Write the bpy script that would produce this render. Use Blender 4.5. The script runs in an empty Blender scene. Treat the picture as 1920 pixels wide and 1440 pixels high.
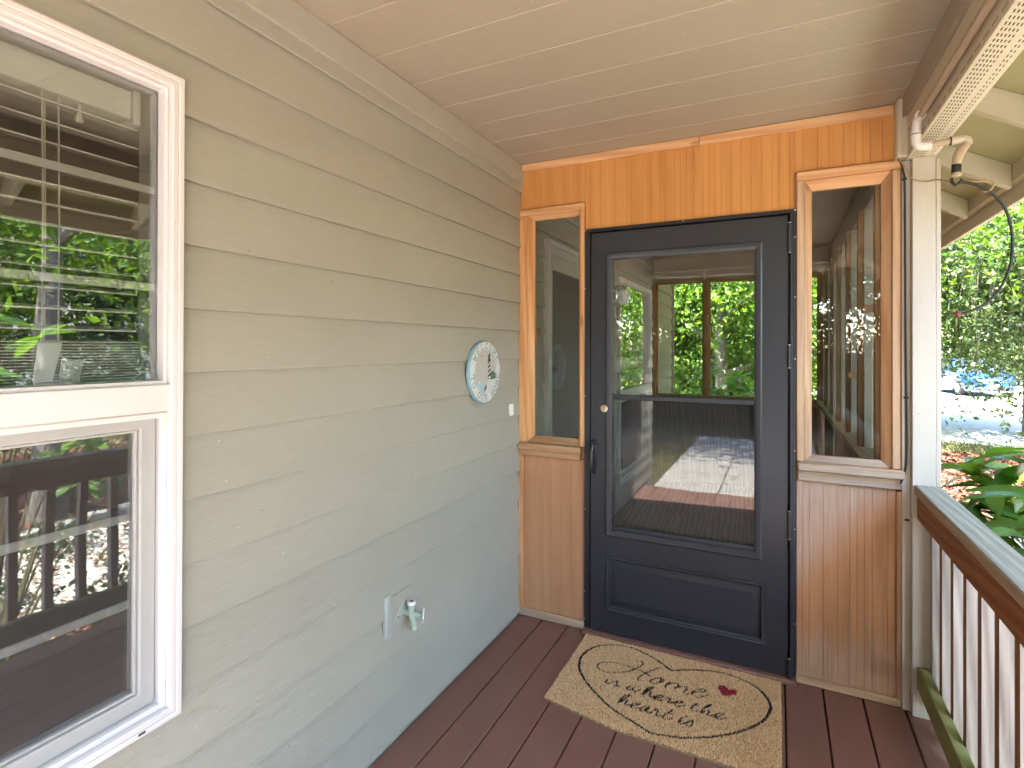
import bpy, bmesh, math, random
import numpy as np
from mathutils import Vector, Matrix

random.seed(7); RNG = np.random.default_rng(7)
C = bpy.context.scene.collection
SC = bpy.context.scene
PI = math.pi

# ------------------------------------------------------------------ camera
YAW, PIT, ROL = 0.458358, 0.003936, 0.002897
F = Vector((-math.sin(YAW)*math.cos(PIT), math.cos(YAW)*math.cos(PIT), math.sin(PIT)))
R0 = Vector((math.cos(YAW), math.sin(YAW), 0)); U0 = R0.cross(F)
R = R0*math.cos(ROL)+U0*math.sin(ROL); U = -R0*math.sin(ROL)+U0*math.cos(ROL)
cd = bpy.data.cameras.new('camera'); cam = bpy.data.objects.new('camera', cd); C.objects.link(cam)
cd.sensor_width = 36; cd.lens = 1007.65/1920*36
cd.shift_y = -(720-649.23)/1920
cd.clip_start = 0.02; cd.clip_end = 600
CAM = Vector((1.2592, -2.6577, 1.4424))
mw = Matrix((R, U, -F)).transposed().to_4x4(); mw.translation = CAM
cam.matrix_world = mw
SC.camera = cam

# ------------------------------------------------------------------ sky, sun, exposure
SUN_DIR = Vector((0.10, -0.46, 0.88)).normalized()
w = bpy.data.worlds.new('World'); SC.world = w; w.use_nodes = True
wn = w.node_tree.nodes; wn.clear()
sky = wn.new('ShaderNodeTexSky'); sky.sky_type = 'NISHITA'; sky.sun_disc = False
sky.sun_elevation = math.asin(SUN_DIR.z); sky.sun_rotation = math.atan2(SUN_DIR.x, SUN_DIR.y)
sky.air_density = 1.0; sky.dust_density = 1.0; sky.ozone_density = 1.0
bg = wn.new('ShaderNodeBackground'); bg.inputs['Strength'].default_value = 0.15
wo = wn.new('ShaderNodeOutputWorld')
w.node_tree.links.new(sky.outputs[0], bg.inputs[0]); w.node_tree.links.new(bg.outputs[0], wo.inputs[0])
sd = bpy.data.lights.new('sun', 'SUN'); sd.energy = 3.6; sd.angle = math.radians(0.53); sd.color = (1.0, 0.94, 0.84)
so = bpy.data.objects.new('sun', sd); C.objects.link(so); so.location = (4, -8, 14)
so.rotation_euler = SUN_DIR.to_track_quat('Z', 'Y').to_euler()
SC.view_settings.view_transform = 'Standard'; SC.view_settings.look = 'None'
SC.view_settings.exposure = 4.34; SC.view_settings.gamma = 1.0; SC.view_settings.use_curve_mapping = False
SC.render.engine = 'CYCLES'
cy = SC.cycles
cy.use_denoising = True; cy.max_bounces = 10; cy.diffuse_bounces = 5; cy.glossy_bounces = 5
cy.transparent_max_bounces = 24; cy.transmission_bounces = 6
cy.caustics_reflective = False; cy.caustics_refractive = False; cy.sample_clamp_indirect = 6.0

# ------------------------------------------------------------------ node helpers
class Mat:
    def __init__(s, name):
        s.m = bpy.data.materials.new(name); s.m.use_nodes = True
        s.nt = s.m.node_tree; s.nt.nodes.clear()
        s.out = s.nt.nodes.new('ShaderNodeOutputMaterial')
    def n(s, t, a=None, **kw):
        x = s.nt.nodes.new('ShaderNode'+t)
        for k, v in (a or {}).items(): setattr(x, k, v)
        for k, v in kw.items():
            k2 = int(k[1:]) if k[0] == 'i' and k[1:].isdigit() else k.replace('_', ' ')
            i = x.inputs[k2]
            if isinstance(v, bpy.types.NodeSocket): s.nt.links.new(v, i)
            elif isinstance(v, bpy.types.Node): s.nt.links.new(v.outputs[0], i)
            else:
                if hasattr(i.default_value, '__len__') and not hasattr(v, '__len__'): v = (v, v, v)
                if hasattr(i.default_value, '__len__') and len(i.default_value) == 4 and len(v) == 3: v = (*v, 1)
                i.default_value = v
        return x
    def coord(s, scale=(1, 1, 1), rand=True, gen='Object'):
        tc = s.n('TexCoord')
        v = tc.outputs[gen]
        if rand:
            oi = s.n('ObjectInfo')
            off = s.n('VectorMath', {'operation': 'SCALE'}, i0=(13.1, 7.7, 19.3), Scale=oi.outputs['Random'])
            v = s.n('VectorMath', {'operation': 'ADD'}, i0=v, i1=off.outputs[0]).outputs[0]
        return s.n('Mapping', Vector=v, Scale=scale).outputs[0]
    def noise(s, v, scale, detail=4, rough=.55, dist=0):
        return s.n('TexNoise', Vector=v, Scale=scale, Detail=detail, Roughness=rough, Distortion=dist).outputs['Fac']
    def ramp(s, fac, *stops):
        r = s.n('ValToRGB', Fac=fac); e = r.color_ramp.elements
        while len(e) < len(stops): e.new(.5)
        for q, (p, c) in zip(e, stops):
            q.position = p; q.color = (*c, 1) if hasattr(c, '__len__') else (c, c, c, 1)
        return r.outputs[0]
    def mix(s, fac, a, b, mode='MIX'):
        x = s.n('Mix', {'data_type': 'RGBA', 'blend_type': mode})
        for i, v in ((0, fac), (6, a), (7, b)):
            if isinstance(v, bpy.types.NodeSocket): s.nt.links.new(v, x.inputs[i])
            else: x.inputs[i].default_value = v if i == 0 else ((*v, 1) if hasattr(v, '__len__') else (v, v, v, 1))
        return x.outputs[2]
    def math(s, op, a, b=0., c=0., clamp=False):
        return s.n('Math', {'operation': op, 'use_clamp': clamp}, i0=a, i1=b, i2=c).outputs[0]
    def bump(s, h, strength=.3, dist=.002, normal=None):
        kw = dict(Height=h, Strength=strength, Distance=dist)
        if normal is not None: kw['Normal'] = normal
        return s.n('Bump', **kw).outputs[0]
    def pbsdf(s, col, rough=.5, normal=None, spec=.5, metal=0., coat=0., **kw):
        d = dict(Base_Color=col, Roughness=rough, Metallic=metal); d.update(kw)
        if normal is not None: d['Normal'] = normal
        p = s.n('BsdfPrincipled', **d)
        p.inputs['Specular IOR Level'].default_value = spec
        p.inputs['Coat Weight'].default_value = coat
        return p.outputs[0]
    def done(s, sh):
        s.nt.links.new(sh, s.out.inputs[0]); return s.m

def simple(name, col, rough=.5, metal=0., spec=.5, var=.12, scale=30, bump=0.):
    m = Mat(name); v = m.coord()
    n = m.noise(v, scale, 5)
    c = m.mix(n, tuple(x*(1-var) for x in col), tuple(min(1, x*(1+var)) for x in col))
    nm = m.bump(n, .4, bump) if bump else None
    return m.done(m.pbsdf(c, rough, nm, spec, metal))

def painted(name, col, stretch, fleck=True, rough=.62, bump=.0016, flecks=(.75, .7, .6)):
    """paint over embossed wood grain: stretch = scale vector of the grain"""
    m = Mat(name); v = m.coord(stretch); v1 = m.coord()
    warp = m.noise(m.coord(tuple(x*.25 for x in stretch)), 3, 3)
    vv = m.n('VectorMath', {'operation': 'ADD'}, i0=v, i1=m.n('VectorMath', {'operation': 'SCALE'}, i0=(1, 1, 1), Scale=m.math('MULTIPLY', warp, 3.2)).outputs[0]).outputs[0]
    g = m.noise(vv, 6, 6, .65)
    big = m.noise(v1, 2.2, 4); fine = m.noise(v1, 160, 3)
    c = m.mix(big, tuple(x*.91 for x in col), tuple(x*1.07 for x in col))
    c = m.mix(m.math('MULTIPLY', m.ramp(g, (.40, 1.), (.55, 0.)), .20), c, tuple(x*.72 for x in col))
    dirt = m.ramp(m.noise(v1, 9, 6, .7), (.62, 0.), (.8, 1.))
    c = m.mix(m.math('MULTIPLY', dirt, .16), c, tuple(x*.6 for x in col))
    if fleck:
        vo = m.n('TexVoronoi', Vector=v1, Scale=26.); gate = m.ramp(m.noise(v1, 5, 2), (.57, 0.), (.6, 1.))
        sp = m.math('MULTIPLY', m.ramp(vo.outputs['Distance'], (.035, 1.), (.06, 0.)), gate)
        c = m.mix(m.math('MULTIPLY', sp, .8), c, flecks)
        v2 = m.n('TexVoronoi', Vector=v1, Scale=17.); gate2 = m.ramp(m.noise(v1, 3.3, 2), (.55, 0.), (.58, 1.))
        sp2 = m.math('MULTIPLY', m.ramp(v2.outputs['Distance'], (.03, 1.), (.05, 0.)), gate2)
        c = m.mix(m.math('MULTIPLY', sp2, .7), c, tuple(x*.3 for x in col))
    h = m.math('ADD', m.math('MULTIPLY', g, .8), m.math('MULTIPLY', fine, .25))
    return m.done(m.pbsdf(c, rough, m.bump(h, 1., bump*1.0), .35))

def wood(name, dark, light, axis=2, rough=.6, knots=.0, grey=0., greycol=(.36, .33, .29), fine=1., bump=.0008, ring=5., wear=None, band=.3):
    m = Mat(name)
    st = [22., 22., 22.]; st[axis] = 1.3
    v = m.coord(tuple(st)); v1 = m.coord()
    warp = m.noise(m.coord(tuple(x*.12 for x in st)), 2.2, 3)
    wave = m.n('TexWave', {'wave_type': 'BANDS', 'bands_direction': 'DIAGONAL'}, Vector=v, Scale=ring*.12, Distortion=7., Detail=3., Detail_Scale=.8).outputs['Fac']
    fib = m.noise(m.coord(tuple(x*5 if i != axis else x*3 for i, x in enumerate(st))), 1.6, 5, .6)
    t = m.math('ADD', m.math('MULTIPLY', wave, band), m.math('ADD', m.math('MULTIPLY', warp, .75-band), m.math('MULTIPLY', fib, .40*fine)), clamp=True)
    c = m.ramp(t, (.25, dark), (.85, light))
    if knots:
        kv = m.n('TexVoronoi', Vector=m.coord(tuple(2.2 if i == axis else 7. for i in range(3))), Scale=1.6)
        k = m.math('MULTIPLY', m.ramp(kv.outputs['Distance'], (.07, 1.), (.16, 0.)), knots)
        c = m.mix(k, c, tuple(x*.3 for x in dark))
    if grey:
        gn = m.ramp(m.noise(m.coord(tuple(x*.25 for x in st)), 2., 5, .6), (.35, 0.), (.68, 1.))
        c = m.mix(m.math('MULTIPLY', gn, grey), c, m.ramp(fib, (.3, tuple(x*.55 for x in greycol)), (.7, greycol)))
    if wear: c = wear(m, c, fib)
    h = m.math('ADD', fib, m.math('MULTIPLY', wave, band))
    return m.done(m.pbsdf(c, rough, m.bump(h, .6, bump), .35))

def leafmat(name, cols, trans=.35, rough=.35, spec=.5):
    m = Mat(name); g = m.n('NewGeometry')
    oi = m.n('ObjectInfo')
    r = m.math('FRACT', m.math('ADD', g.outputs['Random Per Island'], oi.outputs['Random']))
    c = m.ramp(r, *[(i/(len(cols)-1), x) for i, x in enumerate(cols)])
    p = m.pbsdf(c, rough, None, spec)
    tc = m.mix(1., c, (1.25, 1.35, .35), 'MULTIPLY')
    t = m.n('BsdfTranslucent', Color=tc).outputs[0]
    x = m.n('MixShader', Fac=trans, i1=p, i2=t)
    return m.done(x.outputs[0])

def glassmat(name, tint=(.97, .985, .975), gain=1.8, smudge=0.):
    m = Mat(name)
    fr = m.n('Fresnel', IOR=1.5).outputs[0]
    f = m.math('MULTIPLY', fr, gain, clamp=True)
    tr = m.n('BsdfTransparent', Color=tint).outputs[0]
    v = m.coord(rand=False)
    wob = m.bump(m.noise(v, 2.5, 1), .10, .01)
    gl = m.n('BsdfGlossy', Color=(1, 1, 1), Roughness=0., Normal=wob).outputs[0]
    x = m.n('MixShader', Fac=f, i1=tr, i2=gl).outputs[0]
    if smudge:
        sm = m.ramp(m.noise(v, 7, 7, .75), (.55, 0.), (.85, 1.))
        vo = m.n('TexVoronoi', Vector=v, Scale=30.); sp = m.ramp(vo.outputs['Distance'], (.03, 1.), (.07, 0.))
        sp = m.math('MULTIPLY', sp, m.ramp(m.noise(v, 6, 2), (.55, 0.), (.62, 1.)))
        d = m.n('BsdfDiffuse', Color=(.6, .58, .52)).outputs[0]
        x = m.n('MixShader', Fac=m.math('MULTIPLY', m.math('MAXIMUM', m.math('MULTIPLY', sm, .25), sp), smudge), i1=x, i2=d).outputs[0]
    return m.done(x)

def screenmat(name, opacity=.35, col=(.12, .12, .13)):
    m = Mat(name); v = m.coord(rand=False)
    tr = m.n('BsdfTransparent', Color=(1, 1, 1)).outputs[0]
    d = m.n('BsdfDiffuse', Color=col).outputs[0]
    wv = m.noise(v, 3, 2)
    x = m.n('MixShader', Fac=m.math('ADD', m.math('MULTIPLY', wv, .08), opacity-.04), i1=tr, i2=d)
    return m.done(x.outputs[0])

# ------------------------------------------------------------------ mesh helpers
class MB:
    def __init__(s): s.v = []; s.f = []; s.mi = []
    def add(s, vs, fs, mi=0):
        o = len(s.v); s.v += [tuple(x) for x in vs]
        for f in fs: s.f.append([i+o for i in f]); s.mi.append(mi)
        return s
    def box(s, x0, x1, y0, y1, z0, z1, mi=0):
        return s.hexa([(x0, y0, z0), (x1, y0, z0), (x1, y1, z0), (x0, y1, z0), (x0, y0, z1), (x1, y0, z1), (x1, y1, z1), (x0, y1, z1)], mi)
    def hexa(s, p, mi=0):
        return s.add(p, [(0, 3, 2, 1), (4, 5, 6, 7), (0, 1, 5, 4), (1, 2, 6, 5), (2, 3, 7, 6), (3, 0, 4, 7)], mi)
    def prism(s, pts, axis, a0, a1, mi=0):
        """2-D outline pulled along axis; pts are the other two coordinates in xyz order"""
        n = len(pts)
        def mk(p, a):
            q = list(p); q.insert(axis, a); return q
        vs = [mk(p, a0) for p in pts]+[mk(p, a1) for p in pts]
        fs = [tuple(range(n))[::-1], tuple(range(n, 2*n))]+[(i, (i+1) % n, (i+1) % n+n, i+n) for i in range(n)]
        return s.add(vs, fs, mi)
    def tube(s, pts, r, n=8, mi=0, cap=True):
        pts = [Vector(p) for p in pts]; m = len(pts)
        rs = r if hasattr(r, '__len__') else [r]*m
        o = []; prev = None
        for i, p in enumerate(pts):
            d = (pts[min(i+1, m-1)]-pts[max(i-1, 0)]).normalized()
            if prev is None:
                a = Vector((0, 0, 1)) if abs(d.z) < .9 else Vector((1, 0, 0))
                u = d.cross(a).normalized()
            else: u = (prev-d*prev.dot(d)).normalized()
            prev = u; w_ = d.cross(u)
            o += [p+(u*math.cos(2*PI*k/n)+w_*math.sin(2*PI*k/n))*rs[i] for k in range(n)]
        fs = [(i*n+k, i*n+(k+1) % n, (i+1)*n+(k+1) % n, (i+1)*n+k) for i in range(m-1) for k in range(n)]
        if cap: fs += [tuple(range(n))[::-1], tuple(range((m-1)*n, m*n))]
        return s.add(o, fs, mi)
    def lathe(s, prof, org, axis, n=16, mi=0):
        """prof: (radius, distance along axis)"""
        ax = Vector(axis).normalized(); a = Vector((0, 0, 1)) if abs(ax.z) < .9 else Vector((1, 0, 0))
        u = ax.cross(a).normalized(); w_ = ax.cross(u); org = Vector(org)
        vs = [org+ax*h+(u*math.cos(2*PI*k/n)+w_*math.sin(2*PI*k/n))*max(r, 1e-5) for r, h in prof for k in range(n)]
        m = len(prof)
        fs = [(i*n+k, i*n+(k+1) % n, (i+1)*n+(k+1) % n, (i+1)*n+k) for i in range(m-1) for k in range(n)]
        fs += [tuple(range(n))[::-1], tuple(range((m-1)*n, m*n))]
        return s.add(vs, fs, mi)
    def build(s, name, mat, parent=None, bevel=0., smooth=40, local=False, seg=1):
        me = bpy.data.meshes.new(name)
        off = Vector((0, 0, 0)) if local else worldloc(parent)
        me.from_pydata([(x-off.x, y-off.y, z-off.z) for x, y, z in s.v], [], s.f)
        mats = mat if isinstance(mat, (list, tuple)) else [mat]
        for m in mats: me.materials.append(m)
        if len(mats) > 1: me.polygons.foreach_set('material_index', s.mi)
        bm = bmesh.new(); bm.from_mesh(me)
        bmesh.ops.recalc_face_normals(bm, faces=bm.faces)
        if bevel:
            ed = [e for e in bm.edges if len(e.link_faces) == 2 and e.calc_face_angle(0) > .6]
            bmesh.ops.bevel(bm, geom=ed, offset=bevel, offset_type='OFFSET', segments=seg, profile=.5, affect='EDGES', clamp_overlap=True)
        bm.to_mesh(me); bm.free()
        me.shade_smooth(); me.set_sharp_from_angle(angle=math.radians(smooth))
        if me.normals_domain == 'FACE': me.shade_flat()
        o = bpy.data.objects.new(name, me); C.objects.link(o)
        if parent: o.parent = parent
        return o

def worldloc(o):
    v = Vector((0, 0, 0))
    while o: v += o.location; o = o.parent
    return v
def tag(o, label=None, cat=None, group=None, kind=None):
    for k, v in (('label', label), ('category', cat), ('group', group), ('kind', kind)):
        if v: o[k] = v
    return o
def thing(name, loc, label, cat, group=None, kind=None):
    o = bpy.data.objects.new(name, None); C.objects.link(o); o.location = loc; o.empty_display_size = .1
    return tag(o, label, cat, group, kind)
def box(name, mat, parent, x0, x1, y0, y1, z0, z1, bevel=.0015):
    return MB().box(x0, x1, y0, y1, z0, z1).build(name, mat, parent, bevel)
def mesh_np(name, verts, faces, mat, parent=None):
    """verts (N,3), faces (M,k) as arrays"""
    me = bpy.data.meshes.new(name); n, (m, k) = len(verts), faces.shape
    me.vertices.add(n); me.vertices.foreach_set('co', np.asarray(verts, np.float32).ravel())
    me.loops.add(m*k); me.loops.foreach_set('vertex_index', faces.astype(np.int32).ravel())
    me.polygons.add(m); me.polygons.foreach_set('loop_start', np.arange(0, m*k, k, dtype=np.int32))
    me.update(calc_edges=True); me.materials.append(mat)
    o = bpy.data.objects.new(name, me); C.objects.link(o)
    if parent: o.parent = parent
    return o
def leaf_cloud(name, pts, size, mat, parent=None, seed=1, up=.5, aspect=.55, jitter=.35):
    r = np.random.default_rng(seed); n = len(pts)
    d = r.normal(size=(n, 3)); d[:, 2] -= .35; d /= np.linalg.norm(d, axis=1)[:, None]
    nn = r.normal(size=(n, 3)); nn[:, 2] += up; s_ = np.cross(d, nn); s_ /= np.linalg.norm(s_, axis=1)[:, None]+1e-9
    fold = np.cross(s_, d)
    L = size*(1+jitter*r.uniform(-1, 1, n))[:, None]; W = L*aspect/2
    v = np.stack([pts, pts+d*L*.5+s_*W+fold*W*.35, pts+d*L, pts+d*L*.5-s_*W+fold*W*.35], 1).reshape(-1, 3)
    i = np.arange(n)[:, None]*4
    f = np.concatenate([i+np.array([[0, 1, 2]]), i+np.array([[0, 2, 3]])], 0)
    return mesh_np(name, v, f, mat, parent)
# ------------------------------------------------------------------ materials
SIDE = painted('siding_paint', (.40, .38, .322), (60, 2.2, 60))
CEIL = painted('ceiling_paint', (.385, .33, .26), (2.2, 60, 60), fleck=True, bump=.0007)
TRIMP = painted('trim_paint', (.57, .525, .465), (60, 60, 2.2), bump=.0008)
RAFTP = painted('rafter_paint', (.53, .475, .36), (2.2, 60, 60), bump=.0008)
EAVEP = painted('eave_paint', (.40, .37, .215), (2.2, 60, 60), bump=.0006)
EAVEL = painted('eave_light_paint', (.70, .64, .52), (60, 2.2, 60), bump=.0006, fleck=False)
BEAMV = simple('beam_cladding', (.58, .515, .395), .5, var=.05, scale=6)
SLOT = simple('vent_slot_shade', (.05, .04, .03), .9)  # dark plates stand in for the shade inside the open perforations
VINYL = simple('white_vinyl', (.70, .67, .67), .38, var=.03, scale=5)
VINYLG = simple('grey_white_vinyl', (.58, .57, .55), .45, var=.05, scale=9)
YELLOWP = simple('yellowed_plastic', (.72, .68, .52), .5)
SEAL = simple('seal_dark', (.05, .045, .04), .8)
BLIND = simple('blind_white', (.84, .83, .78), .45, var=.03)
CORD = simple('cord_white', (.7, .68, .6), .8)
ROOMW = simple('room_wall', (.62, .60, .55), .9, var=.08, scale=90, bump=.002)
CARPET = simple('room_floor', (.12, .10, .09), .95)
GLASS = glassmat('window_glass', gain=2.7)
GLASSN = glassmat('sunroom_glass', gain=.9, tint=(.96, .98, .96))
GLASSD = glassmat('door_glass', gain=1.25)
DARKS = screenmat('dark_screen', .90, (.018, .024, .026))
GLASSS = glassmat('dusty_glass', gain=1.0, smudge=.40)
GLASSL = glassmat('left_sidelight_glass', gain=1.9, smudge=.25)
SCREEN = screenmat('insect_screen', .20, (.16, .16, .17))
SCREEND = screenmat('door_screen', .22, (.10, .095, .10))

def panelwear(m, c, fib):
    """sun and rain fading of the plywood below the sidelights"""
    tc = m.n('TexCoord'); sx = m.n('SeparateXYZ', Vector=tc.outputs['Object'])
    nz = m.noise(m.coord((9, 9, 3), rand=False), 1.6, 6, .7)
    # faded where rain reached it: above a slanting line that falls to the left
    t = m.math('ADD', sx.outputs[2], m.math('MULTIPLY', sx.outputs[0], -1.16))
    t = m.math('ADD', m.math('ADD', t, .56), m.math('MULTIPLY', nz, .22))
    k = m.ramp(t, (.46, .10), (.66, .80))
    low = m.ramp(m.math('ADD', sx.outputs[2], m.math('MULTIPLY', nz, -.25)), (.0, .6), (.16, .0))
    k = m.math('MAXIMUM', k, low)
    st = m.ramp(m.noise(m.coord((60, 60, 1.2), rand=False), 1.2, 4, .6), (.52, 0.), (.72, 1.))
    st = m.math('MULTIPLY', st, m.ramp(sx.outputs[2], (.05, .75), (.55, .0)))
    c = m.mix(st, c, (.16, .10, .06))
    pale = m.ramp(fib, (.25, (.42, .28, .19)), (.75, (.60, .465, .375)))
    return m.mix(k, c, pale)
PANEL = wood('orange_plywood', (.47, .185, .045), (.70, .345, .115), 2, .5, ring=3, bump=.0003, band=.12)
PANELF = wood('faded_plywood', (.34, .135, .048), (.54, .265, .115), 2, .6, ring=3, bump=.0004, wear=panelwear, band=.14)
PANELL = wood('left_plywood', (.40, .185, .085), (.55, .30, .16), 2, .6, ring=3, bump=.0004, band=.12)
PINEX = wood('pine_along_wall', (.56, .27, .115), (.80, .50, .27), 0, .5, knots=.7)
PINEZ = wood('pine_upright', (.50, .215, .075), (.74, .42, .20), 2, .5, knots=.6)
PINEW = wood('weathered_pine_upright', (.46, .215, .09), (.70, .43, .235), 2, .6, knots=.6, grey=.6, greycol=(.52, .45, .38))
SILLW = wood('weathered_sill', (.36, .20, .10), (.55, .37, .22), 0, .7, knots=.3, grey=.95, greycol=(.50, .44, .40))
SILLB = wood('brown_sill', (.33, .15, .06), (.52, .29, .13), 0, .6, grey=.35, greycol=(.5, .42, .34))
BASEW = wood('base_trim_wood', (.40, .24, .13), (.58, .41, .26), 0, .7, grey=.5, greycol=(.5, .45, .4))
STUDY = wood('sunroom_wood_along', (.42, .24, .12), (.64, .44, .26), 1, .6, grey=.5, greycol=(.42, .37, .32))
STUDZ = wood('sunroom_wood_upright', (.42, .18, .07), (.66, .38, .18), 2, .55, knots=.4)
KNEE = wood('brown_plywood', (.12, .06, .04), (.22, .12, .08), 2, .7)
RAILT = wood('grey_rail_cap', (.15, .14, .12), (.37, .355, .31), 1, .8, ring=7, bump=.003, grey=.6, greycol=(.36, .35, .32))
RAILB = wood('brown_rail', (.14, .042, .014), (.34, .125, .045), 1, .6, ring=7, knots=.5, bump=.0012)
MOSS = wood('mossy_rail', (.17, .12, .05), (.34, .26, .14), 1, .8, grey=.9, greycol=(.24, .28, .10), band=.06)
RAILS = wood('rail_cap_side', (.26, .165, .095), (.46, .33, .21), 1, .7, knots=.4, grey=.3, greycol=(.42, .39, .34))
PICKW = wood('weathered_picket', (.20, .175, .155), (.49, .44, .40), 2, .8, ring=8, bump=.002)
PICKB = wood('brown_picket_face', (.17, .085, .04), (.30, .165, .085), 2, .7)
DECK = Mat('deck_paint'); _m = DECK; _v = _m.coord()
_g = _m.noise(_m.coord((40, 1.5, 40)), 3, 5); _b = _m.noise(_v, 4, 5, .65)
_c = _m.mix(_b, (.19, .086, .062), (.265, .132, .10)); _c = _m.mix(_m.math('MULTIPLY', _g, .25), _c, (.10, .045, .033))
_vo = _m.n('TexVoronoi', Vector=_v, Scale=42.); _sp = _m.math('MULTIPLY', _m.ramp(_vo.outputs['Distance'], (.05, 1.), (.10, 0.)), _m.ramp(_m.noise(_v, 11, 2), (.56, 0.), (.6, 1.)))
_c = _m.mix(_m.math('MULTIPLY', _sp, .55), _c, (.42, .33, .27))
DECK = _m.done(_m.pbsdf(_c, _m.ramp(_b, (.3, .40), (.7, .55)), _m.bump(_m.math('ADD', _g, _m.noise(_v, 200, 3)), .35, .001), .45))
DOOR = Mat('charcoal_door_paint'); _m = DOOR; _v = _m.coord(rand=False)
_n = _m.noise(_v, 3, 4); _c = _m.mix(_n, (.024, .026, .033), (.034, .036, .044))
_vo = _m.n('TexVoronoi', Vector=_v, Scale=14.); _sp = _m.math('MULTIPLY', _m.ramp(_vo.outputs['Distance'], (.03, 1.), (.05, 0.)), _m.ramp(_m.noise(_v, 4, 2), (.6, 0.), (.63, 1.)))
_sc = _m.ramp(_m.noise(_m.coord((3, 3, 90), rand=False), 2., 3), (.70, 0.), (.76, 1.))
_c = _m.mix(_m.math('MULTIPLY', _sp, .7), _c, (.5, .5, .5)); _c = _m.mix(_m.math('MULTIPLY', _sc, .10), _c, (.3, .32, .34))
DOOR = _m.done(_m.pbsdf(_c, _m.ramp(_n, (.3, .30), (.7, .40)), _m.bump(_m.noise(_v, 300, 2), .08, .0004), .45))
BLACKM = simple('black_metal', (.018, .018, .02), .3, spec=.6)
STEEL = simple('steel', (.6, .6, .58), .35, metal=.9)
BRASS = simple('brass', (.72, .52, .24), .3, metal=.85)
SLOTB = simple('vent_slot_brown_shade', (.15, .11, .075), .9)  # browner shade tone painted for perforations on the beam's inner face
PVC = simple('white_pvc', (.78, .74, .72), .4, var=.03)
PVCT = simple('tan_painted_pipe', (.46, .36, .265), .45, var=.05)
PVCL = simple('light_tan_pipe', (.58, .52, .40), .45, var=.06)
RUBBER = simple('black_rubber', (.018, .018, .02), .55)
COPPERW = simple('tan_cable', (.42, .30, .17), .6)
PATINA = simple('painted_brass_patina', (.33, .40, .33), .5, var=.3, scale=60)
HANDW = simple('spigot_wheel', (.62, .68, .70), .45, var=.15, scale=80)
GREEN = simple('green_plastic', (.02, .22, .14), .5)
BLOCK = simple('mount_block_paint', (.40, .41, .385), .6, var=.06)
WHITEP = simple('white_plastic', (.8, .8, .78), .4, var=.02)
CONC = Mat('concrete'); _m = CONC; _v = _m.coord()
_c = _m.ramp(_m.noise(_v, 7, 8, .7), (.3, (.34, .32, .29)), (.7, (.50, .48, .44)))
CONC = _m.done(_m.pbsdf(_c, .9, _m.bump(_m.noise(_v, 60, 5), .5, .003), .2))
ROOFM = simple('roof_shingle', (.10, .095, .09), .95, var=.3, scale=20)

# ------------------------------------------------------------------ ground
def sheet(name, pts, z, mat, label, res=None):
    o = MB().add([(x, y, z) for x, y in pts], [tuple(range(len(pts)))]).build(name, mat)
    return tag(o, label, None, None, 'structure')
GZ = -.47
_m = Mat('lawn_ground'); _v = _m.coord(rand=False)
_c = _m.mix(_m.noise(_v, 1.3, 8, .7), (.085, .09, .035), (.18, .15, .08)); _c = _m.mix(_m.ramp(_m.noise(_v, .35, 4), (.45, 0.), (.6, .6)), _c, (.26, .20, .13))
GRASSG = _m.done(_m.pbsdf(_c, .95, _m.bump(_m.noise(_v, 40, 6, .8), 1., .03), .1))
_m = Mat('gravel'); _v = _m.coord(rand=False)
_vo = _m.n('TexVoronoi', Vector=_v, Scale=28.)
_c = _m.mix(_vo.outputs['Color'], (.36, .34, .31), (.58, .56, .52)); _c = _m.mix(_m.ramp(_m.noise(_v, .9, 7, .7), (.5, 0.), (.72, .55)), _c, (.25, .23, .19))
GRAVEL = _m.done(_m.pbsdf(_c, .95, _m.bump(_vo.outputs['Distance'], .8, .02), .1))
_m = Mat('bark_mulch'); _v = _m.coord(rand=False)
_n = _m.noise(_v, 24, 8, .75); _c = _m.ramp(_n, (.32, (.045, .02, .013)), (.52, (.15, .062, .04)), (.72, (.27, .125, .075)))
MULCH = _m.done(_m.pbsdf(_c, .95, _m.bump(_n, 1., .05), .1))
S = 260
tag(MB().box(-S, S, -S, S, GZ-1, GZ).build('ground', GRASSG), 'lawn and dry earth round the house', None, None, 'structure')
sheet('gravel_driveway', [(1.5, 46), (1.2, 20), (2.2, 12.2), (3.5, 11.3), (6, 10.9), (9, 11.4), (14, 10.0), (18, 6), (22, -12), (34, -20), (34, 46)], GZ+.008, GRAVEL, 'pale sunlit gravel driveway beyond the mulch bed')
sheet('mulch_bed', [(1.86, -9), (9.5, -9), (11, -3), (10.5, 3), (9, 8), (6.6, 9.6), (4.4, 10.0), (2.2, 9.7), (-1.5, 10.2), (-5, 9.5), (-5, 4.8), (1.86, 4.8)], GZ+.012, MULCH, 'bark mulch bed beside the porch')
sheet('gravel_path', [(3.35, -9), (5.1, -9), (5.15, -2), (5.0, 2), (4.5, 4.2), (3.9, 4.9), (3.3, 4.9), (3.15, 3), (3.3, 0)], GZ+.018, GRAVEL, 'pale gravel path curving through the mulch bed')
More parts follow.
